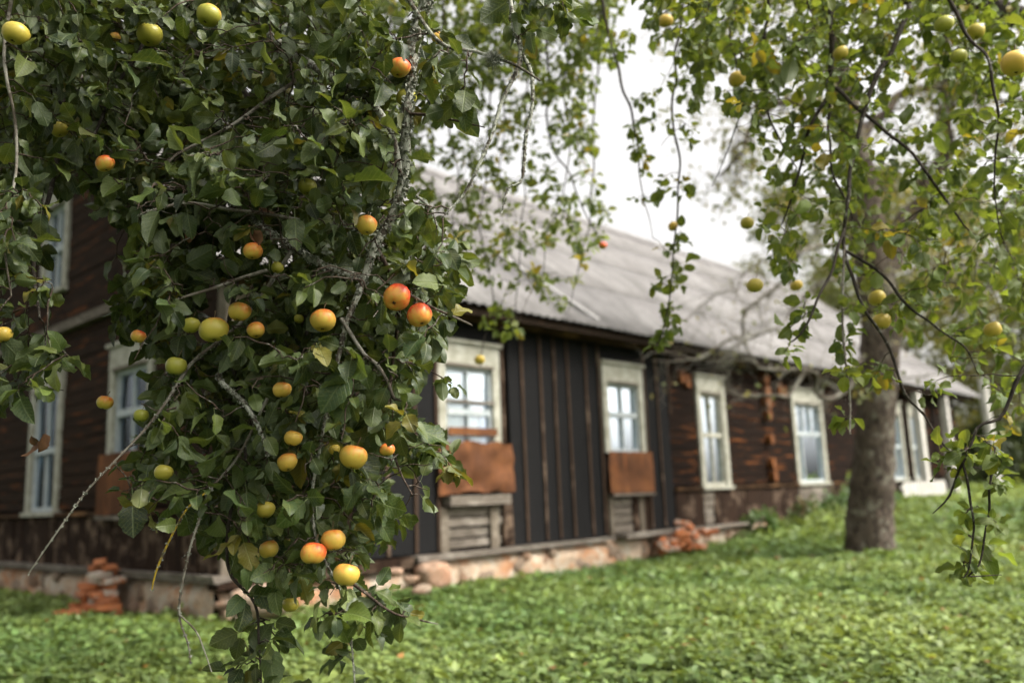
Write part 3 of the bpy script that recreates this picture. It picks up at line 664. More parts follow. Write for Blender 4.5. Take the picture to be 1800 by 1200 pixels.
class Apple_tree:
    thin = 1.
    """boughs laid out by hand, twigs grown from them to leaf clusters, leaves along the twigs"""
    def __init__(s, name, label, base, leafmat, tints, size, bark):
        s.root = empty(name, base); tag(s.root, label, 'apple tree'); s.base = np.array(base); s.nodes = []; s.leafmat = leafmat; s.tints = tints; s.size = size
        s.tw = []; s.L = Leaves(); s.bark = bark; s.lich = []; s.dead = Leaves()
    def rel(s, V): return V-s.base
    def bough(s, pts, rads, mat=None, name='branch', step=.03, sides=8, knob=.06, lichen=0., label=None, wig=.0, graft=True):
        P, r = smooth_path(pts, [q*(s.thin if q < .03 else 1) for q in rads], step)
        if wig:
            t = np.arange(len(P)); 
            for a in range(3): P[:, a] += wig*np.array([noise.noise(Vector((i*.22, a*9.1, len(s.nodes)*.01))) for i in t])
        V, F = tube_arrays(P, r, sides, knob); me = np_mesh(name, s.rel(V), F); o = link(name, me, mat or s.bark, s.root)
        if label: o['label'] = label
        if graft: s.nodes += [(p, q) for p, q in zip(P, r)]
        # knobbly spurs
        if lichen:
            m = int(lichen*sum(np.linalg.norm(np.diff(P, axis=0), axis=1))*800); ft = []
            cl = rng.random(12)*len(P)
            for _ in range(m):
                i = int(np.clip(random.choice(cl)+random.gauss(0, len(P)*.05), 0, len(P)-1)) if random.random() < .6 else random.randrange(len(P)); d = nrmz(rng.normal(size=3)); p = P[i]+d*r[i]*.9
                for _q in range(3):
                    e = nrmz(d+rng.normal(size=3)*.7); l = random.uniform(.25, .7)*min(max(r[i], .0045), .014)*1.35; sd = nrmz(np.cross(e, rng.normal(size=3)))*l*.35
                    ft.append((p-sd, p+sd, p+e*l+sd*.8, p+e*l*1.1-sd*.8))
            A = np.array(ft).reshape(-1, 3); lo = link('lichen', np_mesh('lichen', s.rel(A), np.arange(len(A)).reshape(-1, 4), smooth=False), M['lichen'], o); lo['kind'] = 'stuff'
        return P
    def grow(s, clusters, nleaf=(4, 7), twig_r=.0022, reach=.10, keep=(), bare=0.0):
        """clusters: 3-D points; each gets a drooping twig from the nearest wood and leaves along it"""
        KP = np.array(keep); N = np.array([p for p, _ in s.nodes]); cl = sorted(clusters, key=lambda c: np.min(np.linalg.norm(N[::6]-c, axis=1)))
        for c in cl:
            d = N-c; q = np.linalg.norm(d, axis=1)+np.where(d[:, 2] < 0, -d[:, 2]*.8, 0); i = int(np.argmin(q)); a = N[i]; ln = np.linalg.norm(c-a)+1e-6
            mid = (a+c)/2+np.array([0, 0, .12*ln])+rng.normal(size=3)*.07*ln; n = max(4, int(ln/.035)); t = np.linspace(0, 1, n+1)[:, None]
            P = (1-t)**2*a+2*t*(1-t)*mid+t*t*c; P[1:-1] += rng.normal(size=(n-1, 3))*.004
            if len(keep):
                q2 = pix(P); hit = (np.hypot(q2[:, :1]-KP[None, :, 0], q2[:, 1:2]-KP[None, :, 1]) < KP[None, :, 2]) & (q2[:, 2:] < KP[None, :, 3])
                if hit.any(): continue
            s.tw.append(tube_arrays(P, np.linspace(twig_r*(1+min(ln, 1)*1.0), twig_r*.6, n+1), 4)); N = np.vstack([N, P[1::2]])
            if random.random() < bare: continue
            Tn = nrmz(P[-1]-P[-2]); k = random.randint(*nleaf); col = s.tints[int(rng.choice(len(s.tints)))]
            side = nrmz(np.cross(Tn, np.array([.13, .29, .95]))); up = np.cross(side, Tn); ph = random.uniform(0, 6.28)
            for j in range(k):
                back = 0 if j < 3 else (j-2)*reach/k*random.uniform(.6, 1.3)
                m_ = min(len(P)-1, int(round(back/(ln/n)))); p = P[-1-m_] if m_ < len(P) else P[0]
                th = ph+j*2.4; rad = math.cos(th)*side+math.sin(th)*up
                ax = nrmz(rad*random.uniform(.5, 1.1)+Tn*random.uniform(.1, .8)+np.array([0, 0, random.uniform(-.85, .25)])+rng.normal(size=3)*.25)
                nr = nrmz(np.array([0, 0, 1.])*random.uniform(.3, 1.)+np.array([.0, -1., 0])*random.uniform(-.3, .5)-rad*random.uniform(-.2, .5)+rng.normal(size=3)*.42)
                sz = s.size*math.exp(rng.normal()*.24)*(1 if random.random() > .12 else .6)
                cc = np.array(col if random.random() < .7 else s.tints[int(rng.choice(len(s.tints)))])*math.exp(rng.normal()*.13)
                s.L.add(p+ax*sz*.28, ax, nr, sz, np.clip(cc, 0, 1), random.randrange(10))
    def finish(s, nparts=300, keepout=()):
        P, X, Y, Z, sz, T, K = s.L.arrays(); ctr = P+X*(sz*.5)[:, None]; q = pix(ctr); d0 = np.linalg.norm(ctr-CAM, axis=1)
        ok = d0 > .9
        for x, y, rr, d in keepout:
            ok &= ~((np.hypot(q[:, 0]-x, q[:, 1]-y) < rr+sz*FPX/q[:, 2]*.22) & (q[:, 2] < d+.02))
        P, X, Y, Z, sz, T, K, q = [a[ok] for a in (P, X, Y, Z, sz, T, K, q)]
        # the leaves that show largest become parts of their own
        inside = (q[:, 0] > 5) & (q[:, 0] < 1795) & (q[:, 1] > 5) & (q[:, 1] < 1195); cell = (q[:, 0]//22).astype(int)*1000+(q[:, 1]//22).astype(int)
        near = {}
        for i in np.where(inside)[0]:
            c = cell[i]; near[c] = min(near.get(c, 9e9), q[i, 2])
        app = sz/q[:, 2]; vis = np.array([inside[i] and q[i, 2] < near[cell[i]]+.03 for i in range(len(P))])
        order = np.argsort(-(app*vis+app*.0001)); top = order[:nparts]; rest = order[nparts:]
        pm = []
        for k, (V, F, UV) in enumerate(PROTO):
            for c in s.tints:
                me = np_mesh('leaf', V, F, None, np.tile(np.array(c), (len(V), 1)), UV); me.materials.append(s.leafmat); pm.append(me)
        nt_ = len(s.tints); tt = np.array(s.tints)
        for i in top:
            c = int(np.argmin(np.linalg.norm(tt-T[i], axis=1))); o = bpy.data.objects.new('leaf', pm[(K[i] % len(PROTO))*nt_+c]); COL.objects.link(o); o.parent = s.root
            m = np.eye(4); m[:3, 0] = X[i]*sz[i]; m[:3, 1] = Y[i]*sz[i]; m[:3, 2] = Z[i]*sz[i]; m[:3, 3] = P[i]-s.base; o.matrix_local = Matrix(m.tolist())
        me = leaf_mesh('foliage', s.rel(P[rest]), X[rest], Y[rest], Z[rest], sz[rest], T[rest], K[rest], PROTO); tag(link('foliage', me, s.leafmat, s.root), kind='stuff')
        V, F = merge_tubes(s.tw); tag(link('twig', np_mesh('twig', s.rel(V), F), M['twig'], s.root), kind='stuff')
def pp(*pts):
    """(photo x, photo y, distance) -> places"""
    return [at(x, y, d) for x, y, d in pts]

# ------------------------------------------------------------------ near apple tree
GREEN = [(.029, .053, .012), (.043, .072, .014), (.019, .036, .010), (.066, .097, .018), (.030, .053, .018), (.075, .105, .025), (.15, .135, .02)]
GW = [0, 0, 0, 1, 1, 1, 2, 2, 2, 3, 3, 4, 4, 4, 5, 6]
NEAR = Apple_tree('apple_tree', 'dark green apple tree with red apples whose branches hang down close by', (-3.0, 3.5, 0), M['leaf'], [GREEN[i] for i in (0, 0, 0, 0, 1, 1, 1, 1, 2, 2, 2, 3, 3, 3, 4, 4, 4, 5, 5, 0, 1, 2, 4, 3)]+[GREEN[6]], .0535, M['bark_dark'])
n = NEAR
tr = n.bough([(-3.0, 3.5, -.1), (-3.02, 3.48, .6), (-2.9, 3.5, 1.4), (-2.75, 3.45, 2.2)], [.20, .15, .135, .13], M['trunk'], 'trunk', .06, 14, .05)
n.bough([(-2.75, 3.45, 2.2), (-2.1, 3.25, 2.75), (-1.5, 3.05, 3.1)]+pp((300, -60, 3.05), (345, 20, 3.), (380, 90, 2.95), (402, 140, 2.9), (432, 180, 2.85), (446, 240, 2.8), (440, 380, 2.7), (415, 500, 2.6)), [.10, .08, .065, .036, .031, .029, .027, .024, .018, .011, .006], step=.05)
n.bough([(-2.1, 3.25, 2.75), (-1.2, 2.7, 3.0), (-.55, 2.35, 2.75)]+pp((738, -40, 2.3), (735, 50, 2.25), (724, 120, 2.22), (714, 220, 2.2), (711, 300, 2.2), (690, 380, 2.18), (660, 430, 2.16), (640, 490, 2.15), (612, 560, 2.12), (592, 640, 2.1), (575, 720, 2.1), (560, 800, 2.1), (548, 880, 2.08), (560, 960, 2.05), (600, 1040, 2.02), (615, 1110, 2.0), (622, 1180, 2.0), (626, 1240, 2.0)), [.07, .05, .030, .017, .015, .0135, .013, .0125, .012, .0115, .010, .007, .0055, .0045, .004, .0035, .003, .0026, .0024, .002, .0015], M['bark_lichen'], lichen=1., step=.02)
n.bough(pp((470, 60, 2.6), (540, 110, 2.4), (600, 145, 2.25), (640, 165, 2.2), (672, 205, 2.18), (692, 250, 2.18), (704, 310, 2.19)), [.012, .011, .0105, .010, .0095, .009, .008], M['bark_lichen'], step=.02)
n.bough(pp((400, 330, 2.6), (440, 385, 2.45), (500, 425, 2.25), (560, 462, 2.18), (600, 478, 2.15), (640, 492, 2.15)), [.011, .0105, .010, .0095, .0095, .009], M['bark_lichen'], lichen=1.3, step=.02)
n.bough(pp((600, 560, 2.12), (640, 622, 2.06), (662, 640, 2.04), (682, 672, 2.02), (693, 700, 2.0), (712, 704, 1.98)), [.005, .0045, .0043, .004, .0038, .0015], M['twig_pale'], step=.012)
n.bough(pp((520, 430, 2.3), (430, 560, 2.25), (345, 630, 2.2), (318, 665, 2.15), (290, 710, 2.1), (250, 760, 2.05), (200, 812, 2.), (150, 866, 1.97), (100, 935, 1.95), (62, 990, 1.95), (50, 1008, 1.95)), [.006, .005, .0045, .0045, .0036, .0030, .0026, .0022, .0018, .0014, .001], M['twig_pale'], lichen=.5, step=.015)
n.bough(pp((420, 620, 2.2), (385, 660, 2.15), (410, 690, 2.1), (432, 712, 2.08), (455, 752, 2.05), (470, 800, 2.05)), [.005, .006, .006, .005, .0045, .003], M['bark_lichen'], lichen=2., step=.012)
n.bough(pp((470, 700, 2.1), (420, 800, 2.1), (370, 860, 2.05), (355, 900, 2.02), (335, 960, 2.), (318, 1040, 1.98), (316, 1088, 1.98), (330, 1128, 1.97), (335, 1165, 1.96)), [.004, .0032, .003, .0028, .0026, .0025, .0022, .0018, .001], M['twig_pale'], lichen=.4, step=.015)
n.bough(pp((316, 1080, 1.98), (344, 1108, 1.97), (358, 1140, 1.97), (372, 1180, 1.97)), [.0022, .0018, .0016, .001], M['twig_pale'], step=.015)
n.bough(pp((370, 860, 2.05), (330, 892, 2.02), (295, 955, 2.), (274, 1005, 1.99), (267, 1036, 1.99)), [.0026, .0025, .0024, .0022, .0014], M['bark_yellow'], lichen=.5, step=.015, label='hanging twig coated in yellow lichen')
n.bough(pp((25, -30, 2.3), (8, 80, 2.25), (12, 140, 2.2), (26, 210, 2.2), (29, 290, 2.18), (18, 360, 2.15), (8, 430, 2.15), (20, 520, 2.15)), [.006, .0045, .004, .004, .0037, .0034, .003, .002], M['twig_pale'], step=.015)
n.bough(pp((300, -40, 2.8), (245, 90, 2.6), (212, 140, 2.55), (182, 200, 2.5), (160, 245, 2.45), (120, 262, 2.42)), [.007, .0055, .005, .0045, .004, .002], step=.02)
n.bough(pp((560, 60, 2.5), (528, 132, 2.45), (470, 175, 2.4), (405, 222, 2.35), (310, 272, 2.3), (296, 290, 2.28)), [.006, .0055, .005, .0045, .004, .002], M['twig_pale'], step=.02)
n.bough(pp((530, 388, 2.3), (460, 375, 2.28), (400, 368, 2.25), (330, 357, 2.22), (262, 372, 2.2), (245, 378, 2.2)), [.006, .0055, .005, .0045, .0035, .002], M['twig_pale'], lichen=.6, step=.015)
n.bough(pp((470, 475, 2.2), (420, 490, 2.17), (380, 505, 2.15), (330, 520, 2.12), (306, 528, 2.1)), [.005, .0045, .004, .0035, .002], M['twig_pale'], step=.015)
n.bough(pp((240, 400, 2.4), (265, 450, 2.35), (300, 500, 2.3), (311, 512, 2.3)), [.004, .0045, .004, .002], M['bark_lichen'], lichen=1.2, step=.015)
n.bough(pp((700, -30, 2.1), (770, 72, 2.1), (840, 92, 2.08), (900, 112, 2.06), (950, 142, 2.05)), [.006, .005, .0042, .0034, .0025], M['bark_lichen'], step=.012)
tw1 = n.bough(pp((890, -40, 2.15), (905, 50, 2.12), (916, 92, 2.1), (906, 130, 2.08), (882, 178, 2.07), (866, 232, 2.05), (842, 290, 2.03), (816, 340, 2.02), (778, 382, 2.)), [.006, .0055, .006, .005, .0046, .0042, .0042, .003, .0015], M['bark_lichen'], lichen=.9, step=.012)
n.bough(pp((916, 92, 2.1), (934, 130, 2.08), (935, 190, 2.07), (924, 240, 2.06), (921, 288, 2.05), (915, 320, 2.04), (892, 332, 2.03), (882, 375, 2.02)), [.0055, .0048, .0042, .004, .004, .003, .002, .0012], M['bark_lichen'], lichen=.8, step=.012)
n.bough(pp((714, 200, 2.2), (760, 203, 2.17), (800, 212, 2.15), (852, 224, 2.12)), [.005, .0035, .003, .0015], M['twig'], step=.012)
n.bough(pp((706, 330, 2.19), (742, 352, 2.15), (760, 372, 2.13), (768, 398, 2.12)), [.005, .004, .0035, .002], M['bark_lichen'], step=.012)
n.bough(pp((690, 500, 2.15), (760, 540, 2.1), (800, 558, 2.06), (830, 572, 2.04)), [.004, .0032, .003, .0024], M['twig_pale'], step=.012)
n.bough(pp((600, 1010, 2.03), (640, 1040, 2.), (690, 1076, 1.98), (742, 1090, 1.96), (770, 1096, 1.96)), [.0035, .0035, .003, .0022, .0012], M['twig'], step=.012)
n.bough(pp((415, 500, 2.6), (400, 600, 2.5), (425, 700, 2.4), (432, 800, 2.3), (405, 900, 2.2), (402, 1000, 2.15), (448, 1060, 2.1), (455, 1130, 2.08), (462, 1240, 2.05)), [.007, .006, .0055, .005, .0045, .004, .0035, .003, .0015], step=.02)
n.bough(pp((660, 430, 2.16), (700, 520, 2.2), (690, 640, 2.25), (680, 740, 2.2), (700, 820, 2.12), (725, 870, 2.05)), [.006, .005, .0045, .004, .003, .0015], M['twig'], step=.015)
n.bough([(-2.1, 3.25, 2.75), (-1.9, 2.9, 3.0)]+pp((120, -60, 2.9), (90, 60, 2.8), (110, 200, 2.7), (90, 330, 2.5), (60, 450, 2.3), (70, 560, 2.2)), [.05, .035, .02, .014, .010, .007, .005, .003], step=.04)
n.bough([(-1.5, 3.05, 3.1)]+pp((560, -60, 3.), (545, 80, 2.9), (520, 200, 2.8), (500, 330, 2.7), (520, 460, 2.6), (540, 600, 2.5), (520, 740, 2.4)), [.035, .020, .016, .013, .010, .008, .006, .003], step=.04)
n.bough([(-2.75, 3.45, 2.2), (-3.2, 2.6, 2.9), (-3.0, 1.6, 3.4), (-2.2, .9, 3.6)], [.09, .06, .04, .02], step=.08)
n.bough([(-3.2, 2.6, 2.9), (-3.4, 1.2, 3.0), (-2.6, -.2, 2.9), (-1.4, -.9, 2.8)], [.06, .045, .03, .012], step=.08)
n.bough([(-1.5, 3.05, 3.1), (-.8, 2.2, 3.5), (-.2, 1.3, 3.6), (.3, .6, 3.5)], [.05, .035, .025, .012], step=.08)
n.bough([(-2.75, 3.45, 2.2), (-3.0, 4.6, 3.2), (-2.2, 5.2, 4.0), (-1.2, 5.4, 4.3)], [.08, .06, .04, .02], step=.08)

APPLES = [  # photo x, y, size in pixels, distance, redness, yellowness, how far the flower end turns to the lens, label, tree
 (264, 62, 44, 2.35, .12, .25, .2, 'plain green apple with a brown speck on top, high among dark leaves', 0), (366, 27, 44, 2.35, .38, .15, .3, 'green apple with a faint red top beside the thick dark limb', 0),
 (28, 60, 44, 2.2, .15, .45, .2, 'green yellow apple behind the twig in the top left corner', 0), (703, 120, 38, 2.18, .85, .6, .2, 'orange red apple tucked under broad leaves near the top of the lichened branch', 0),
 (714, 172, 36, 2.22, .15, .2, .1, 'green apple right below the orange red one by the upper lichened branch', 0), (770, 68, 22, 2.6, .4, .9, .1, 'small yellow apple half hidden behind a round leaf at the end of a bare twig', 0),
 (185, 288, 32, 2.3, .8, .8, .1, 'orange topped apple in front of the gable boards', 0), (645, 396, 36, 2.1, .62, .8, .2, 'yellow orange apple touching the thick lichened branch', 0),
 (444, 441, 34, 2.1, .82, .8, .1, 'bright orange apple under a scorched brown leaf', 0), (487, 470, 22, 2.15, .1, .2, .3, 'small green apple below the bright orange one', 0),
 (697, 523, 49, 2.08, 1., .85, .75, 'large red apple showing its dark flower end, upper of the red pair', 0), (737, 554, 45, 2.06, .98, .85, .3, 'red and orange apple, lower of the red pair', 0),
 (567, 563, 46, 2.05, .66, .8, .2, 'round yellow apple with an orange top in the middle of the drape', 0), (422, 548, 40, 2.1, .55, .7, .2, 'dull yellow apple with a reddish side above a bitten leaf', 0),
 (449, 580, 32, 2.12, .62, .9, .1, 'orange yellow apple with a dark hole behind a small leaf', 0), (376, 580, 50, 2.1, .42, .35, .2, 'large green apple split open and covered by a chewed leaf', 0),
 (336, 572, 32, 2.15, .08, .2, .1, 'green apple half hidden under a broad leaf left of the split apple', 0), (243, 591, 26, 2.3, .72, .85, .1, 'small orange apple in front of the white window top', 0),
 (4, 588, 32, 2.2, .3, .7, .1, 'yellow green apple cut off by the left edge', 0), (184, 707, 28, 2.35, .6, .6, .1, 'small orange brown apple before the dark boards between the end wall windows', 0),
 (248, 730, 26, 2.2, .06, .1, .1, 'small plain green apple in front of the sheeted end wall window', 0), (309, 643, 36, 2.15, .08, .15, .1, 'green apple in the shade above the lichened hanging twig', 0),
 (496, 685, 32, 2.05, .5, .9, .1, 'pale orange apple behind a lobed leaf', 0), (516, 770, 32, 2.05, .42, .9, .2, 'yellow apple above another yellow one in the lower drape', 0),
 (506, 812, 36, 2.06, .55, .9, .2, 'yellow orange apple, lower of the two yellow ones', 0), (622, 803, 48, 2.03, .5, .75, .2, 'large yellow green apple behind a broad leaf in the lower right of the drape', 0),
 (681, 790, 26, 2.06, .85, .8, .1, 'small orange red apple peeping out between pale leaves', 0), (551, 972, 44, 2.0, .88, .9, .2, 'orange red apple hanging low, left of a pair', 0),
 (585, 948, 42, 2.03, .6, .85, .2, 'orange yellow apple half covered by a leaf, right of the low pair', 0), (609, 1010, 46, 1.98, .55, .7, .2, 'lowest yellow apple with a leaf across its right side', 0),
 (466, 895, 34, 2.1, .12, .4, .1, 'yellow green apple in the shade of the lower drape', 0), (472, 965, 34, 2.12, .45, .7, .1, 'shaded orange apple behind long leaves left of the low pair', 0),
 (287, 830, 32, 2.1, .06, .3, .1, 'green apple with a leaf on top before the rusty sheet', 0), (510, 1062, 30, 2.1, .15, .35, .1, 'dull green apple in front of the flat boulder', 0),
 (540, 328, 32, 2.3, .05, .15, .1, 'green apple beside a hanging leaf in the upper drape', 0), (104, 228, 30, 2.4, .25, .4, .1, 'green apple at the upper left among blurred leaves', 0),
 (202, 66, 18, 2.9, .6, .8, .1, 'tiny orange apple left of the plain green one', 0), (588, 790, 20, 2.1, .2, .6, .1, 'little yellow green apple left of the large one behind the broad leaf', 0), (525, 560, 18, 2.2, .1, .2, .2, 'tiny green apple left of the round yellow one', 0),
 (1295, 140, 30, 3.4, .05, .75, .1, 'pale yellow apple against the white sky', 1), (1478, 94, 26, 3.3, .05, .5, .1, 'yellow green apple right of the dark hanging bough', 1), (1660, 43, 32, 3.1, .05, .1, .1, 'dark green apple at the upper right', 1),
 (1685, 100, 28, 3.1, .05, .1, .1, 'green apple below the dark green one at the upper right', 1), (1784, 112, 46, 2.7, .1, .9, .1, 'large pale yellow apple at the right edge', 1), (1183, 398, 18, 4.2, .1, .95, .1, 'small yellow apple over the roof ridge', 1),
 (1327, 502, 28, 3.4, .02, .45, .1, 'yellow green apple in front of the roof', 1), (1550, 565, 32, 3.1, .02, .6, .1, 'lower of the two pale green apples in front of the trunk', 1), (1541, 524, 30, 3.2, .05, .5, .1, 'upper of the two pale green apples in front of the trunk', 1),
 (1745, 579, 30, 3.2, .02, .6, .1, 'pale green apple right of the trunk', 1), (1715, 56, 30, 3.2, .08, .4, .1, 'yellow green apple beside a bough in the top right corner', 1), (1400, 502, 22, 3.5, .05, .7, .1, 'small yellow apple left of the trunk', 1),
 (1313, 392, 24, 3.6, .02, .4, .1, 'green apple over the far roof end', 1), (1170, 38, 26, 4.0, .05, .8, .1, 'pale yellow apple at the top beside the gap of sky', 1),
 (843, 632, 19, 5.6, .05, .7, .1, 'little yellow green apple hanging before the first long wall window', 1), (1060, 432, 15, 5.6, .9, .2, .1, 'small rotten brown apple in front of the roof', 1)]
KEEP = [(x, y, s_*.47, d) for x, y, s_, d, *_ in APPLES]
def lathe_apple(sd_):
    prof = []; n_ = 13
    for i in range(n_+1):
        a = math.pi*i/n_; r_ = math.sin(a)*.5*(1+.06*math.cos(a)); z = .46*math.cos(a)
        if a < .75: z -= .16*(1-a/.75)**1.6
        if a > 2.55: z += .10*((a-2.55)/.59)**1.6
        prof.append((max(r_, .0005), z))
    V = []; F = []; sd = 18
    for r_, z in prof:
        for j in range(sd):
            t = 2*math.pi*j/sd; rr = r_*(1+.018*math.cos(5*t)+.02*math.cos(2*t+1)); V.append((rr*math.cos(t), rr*math.sin(t), z))
    for i in range(n_):
        for j in range(sd): k_ = (j+1) % sd; F.append((i*sd+j, (i+1)*sd+j, (i+1)*sd+k_, i*sd+k_))
    V = [tuple(np.array(p)*(1+.10*noise.noise(Vector(p)*1.3+Vector((sd_*5.1, 0, 0))))+np.array([.10*sd_/4*p[2], -.06*(sd_ % 3-1)*p[2], 0])*(1 if sd_ else 0)) for p in V]
    me = bpy.data.meshes.new('apple'); me.from_pydata(V, [], F); me.polygons.foreach_set('use_smooth', [True]*len(F)); me.materials.append(M['apple']); return me
A_MES = [lathe_apple(i) for i in range(5)]
V, F = tube_arrays(np.array([[0, 0, .28], [.02, .01, .42], [.07, .02, .60], [.10, .05, .78]]), [.018, .018, .02, .03], 5); ST_ME = np_mesh('stalk', V, F); ST_ME.materials.append(M['stalk'])
bm = bmesh.new()
for j in range(5):
    t = j*1.2566; a, b_ = math.cos(t), math.sin(t); v_ = [bm.verts.new(p) for p in ((a*.075-b_*.03, b_*.075+a*.03, -.39), (a*.075+b_*.03, b_*.075-a*.03, -.39), (a*.02, b_*.02, -.45))]; bm.faces.new(v_)
vv = [bm.verts.new((math.cos(j)*.055, math.sin(j)*.055, -.372)) for j in np.linspace(0, 2*math.pi, 8, endpoint=False)]; bm.faces.new(vv)
CA_ME = bpy.data.meshes.new('calyx'); bm.to_mesh(CA_ME); bm.free(); CA_ME.materials.append(M['calyx'])
for x, y, s_, d, red, yel, turn, lb, tr_ in APPLES:
    P = at(x, y, d); o = bpy.data.objects.new('apple', random.choice(A_MES)); COL.objects.link(o); dia = s_*d/FPX
    o.location = P; o.scale = (dia, dia*random.uniform(.97, 1.05), dia*random.uniform(.95, 1.02)); o.color = (red, yel, random.random(), 1)
    if lb.startswith('small rotten'): o.color = (1., 0, 0, 1)
    o.rotation_euler = (-turn*1.1, random.uniform(-.3, .3), random.uniform(-.5, .5)); tag(o, lb, 'apple', 'apples on the near dark green tree' if tr_ == 0 else 'apples on the yellowing tree')
    c_ = bpy.data.objects.new('stalk', ST_ME); COL.objects.link(c_); c_.parent = o; c_ = bpy.data.objects.new('calyx', CA_ME); COL.objects.link(c_); c_.parent = o

def fill(poly, per, d0, d1, skip=(), grad=None):
    out = []
    for x, y in sample_poly(poly, per):
        if any(a <= x <= c and b <= y <= e for a, b, c, e in skip): continue
        out.append(at(x, y, random.uniform(d0, d1)))
    return out
SK = [(44, 735, 112, 910), (92, 315, 200, 560), (195, 640, 235, 800), (60, 520, 200, 565)]
body = [(330, 260), (600, 150), (700, 190), (722, 350), (795, 400), (815, 470), (790, 540), (770, 590), (740, 610), (735, 660), (700, 720), (740, 760), (795, 800), (808, 830), (780, 870), (730, 890), (680, 930), (640, 960), (640, 1050), (560, 1060), (530, 1010), (440, 1020), (390, 960), (350, 900), (300, 860), (250, 860), (240, 800), (290, 720), (290, 640), (330, 560), (260, 540), (230, 450), (200, 380)]
thin = lambda c_, y0, keep_: [p for p in c_ if pix(p)[0][1] < y0 or random.random() < keep_]
def clump(c_, th, fr=4.2):
    return [p for p in c_ if noise.noise(Vector((pix(p)[0][0]*.0105, pix(p)[0][1]*.0085, 3.7))) > th-(.25 if pix(p)[0][0] > 420 and pix(p)[0][1] < 800 else 0)]
cl = clump(thin(fill(body, 11, 1.95, 2.3)+fill(body, 38, 2.3, 3.1), 830, .62), -.22)
cl += fill([(320, 370), (490, 370), (490, 470), (320, 470)], 34, 2.4, 3.1)+fill([(330, 600), (440, 600), (440, 760), (330, 760)], 22, 2.35, 3.)
top = [(-60, -60), (640, -60), (640, 100), (600, 170), (330, 270), (200, 380), (150, 300), (90, 310), (-60, 350)]
cl += fill(top, 13, 2.2, 2.7)+fill(top, 44, 2.7, 3.7)
cl += fill([(600, -40), (740, 30), (800, 70), (822, 130), (810, 190), (740, 220), (690, 190), (600, 160)], 15, 2.0, 2.4)
cl += fill([(-50, 330), (40, 330), (120, 400), (130, 480), (95, 540), (100, 600), (120, 640), (120, 700), (60, 700), (-50, 700)], 14, 1.95, 2.6, SK)
cl += fill([(150, 380), (330, 300), (340, 560), (260, 620), (200, 560), (195, 470)], 15, 2.3, 2.9, SK)
cl += fill([(380, 980), (470, 1000), (520, 1050), (500, 1230), (400, 1230), (390, 1100)], 5, 1.95, 2.2)
cl += fill([(550, 1030), (660, 1020), (735, 1050), (725, 1100), (640, 1110), (640, 1240), (560, 1240)], 6.5, 1.92, 2.1)
cl += fill([(830, -20), (1010, -20), (1020, 40), (900, 60), (850, 20)], 9, 2.0, 2.2)
cl += fill([(170, 840), (260, 840), (270, 900), (190, 890)], 4, 2., 2.2)+fill([(730, 640), (810, 600), (820, 640), (760, 720)], 8, 2., 2.2)
for _ in range(1200):        # unseen crown overhead, made denser to darken the leaves below
    p = np.array([random.uniform(-4.2, .4), random.uniform(.7, 5.6), random.uniform(2.9, 4.6)]); q = pix(p)[0]
    if q[1] < -70 or q[0] < -100: cl.append(p)
for _ in range(900):        # unseen crown behind and beside the viewer, added to shade the leaves ahead
    p = np.array([random.uniform(-6., -.9), random.uniform(-1.6, 2.2), random.uniform(1.7, 4.4)]); q = pix(p)[0]
    if math.hypot(p[0]+3, p[1]-3.5) > 5. or np.linalg.norm(p-CAM) < 1.3: continue
    if (p-CAM)@_f < .1 or q[1] < -150 or q[0] < -150: cl.append(p)
n.grow(cl, (4, 7), keep=KEEP, bare=.07)
n.grow(fill(body, 4, 1.95, 2.3)+fill(top, 5, 2.2, 2.7)+fill([(180, 600), (330, 600), (330, 1000), (200, 880)], 2.5, 1.95, 2.2), (1, 2), .0018, keep=KEEP, bare=.75)
BR = [((714, 220), (711, 300), (690, 380), (660, 430), (640, 490), (612, 560), (592, 640)), ((440, 385), (500, 425), (560, 462), (640, 492)), ((640, 622), (682, 672), (693, 700)), ((300, 690), (250, 760), (200, 812), (150, 866)), ((410, 690), (455, 752)), ((640, 165), (692, 250)), ((310, 272), (405, 222), (528, 132)), ((262, 372), (400, 368), (530, 388)), ((330, 520), (420, 490)), ((380, 90), (402, 140), (432, 180)), ((840, 92), (950, 142)), ((906, 130), (866, 232), (816, 340)), ((934, 130), (921, 288)), ((335, 960), (318, 1040), (316, 1088)), ((295, 955), (267, 1036))]
CLEAR = []
for b_ in BR:
    for (x0, y0), (x1, y1) in zip(b_[:-1], b_[1:]):
        m_ = int(math.hypot(x1-x0, y1-y0)/12)+1
        CLEAR += [(x0+(x1-x0)*i/m_, y0+(y1-y0)*i/m_, 9, 2.12 if x0 > 450 or y0 > 500 else 2.3) for i in range(m_) if noise.noise(Vector((x0*.013+i*.4, y0*.01, 0))) > -.3]
n.finish(300, KEEP+CLEAR)
# bearded lichen tuft on the bare twig
ft = []
ct = at(868, 104, 2.06)
for _ in range(240):
    d = nrmz(rng.normal(size=3)); p = ct+d*.004; q1 = p+d*random.uniform(.008, .018)+rng.normal(size=3)*.003; q2 = q1+nrmz(d+rng.normal(size=3)*.9)*random.uniform(.006, .014)
    ft.append(tube_arrays(np.array([p, q1, q2]), [.0009, .0007, .0004], 3))
V, F = merge_tubes(ft); lt = link('lichen_tuft', np_mesh('lichen_tuft', V-n.base, F), M['lichen'], n.root); lt['kind'] = 'stuff'
L = Leaves()
for x, y, d in ((55, 765, 2.2), (66, 775, 2.2), (80, 762, 2.2), (447, 405, 2.1), (440, 395, 2.1), (460, 360, 2.3), (340, 400, 2.3)):
    ax = nrmz(np.array([random.uniform(-.6, .6), random.uniform(-.3, .3), -1.])); L.add(at(x, y, d), ax, rng.normal(size=3), random.uniform(.045, .06), (.1, .05, .02), 5)
a_ = L.arrays()
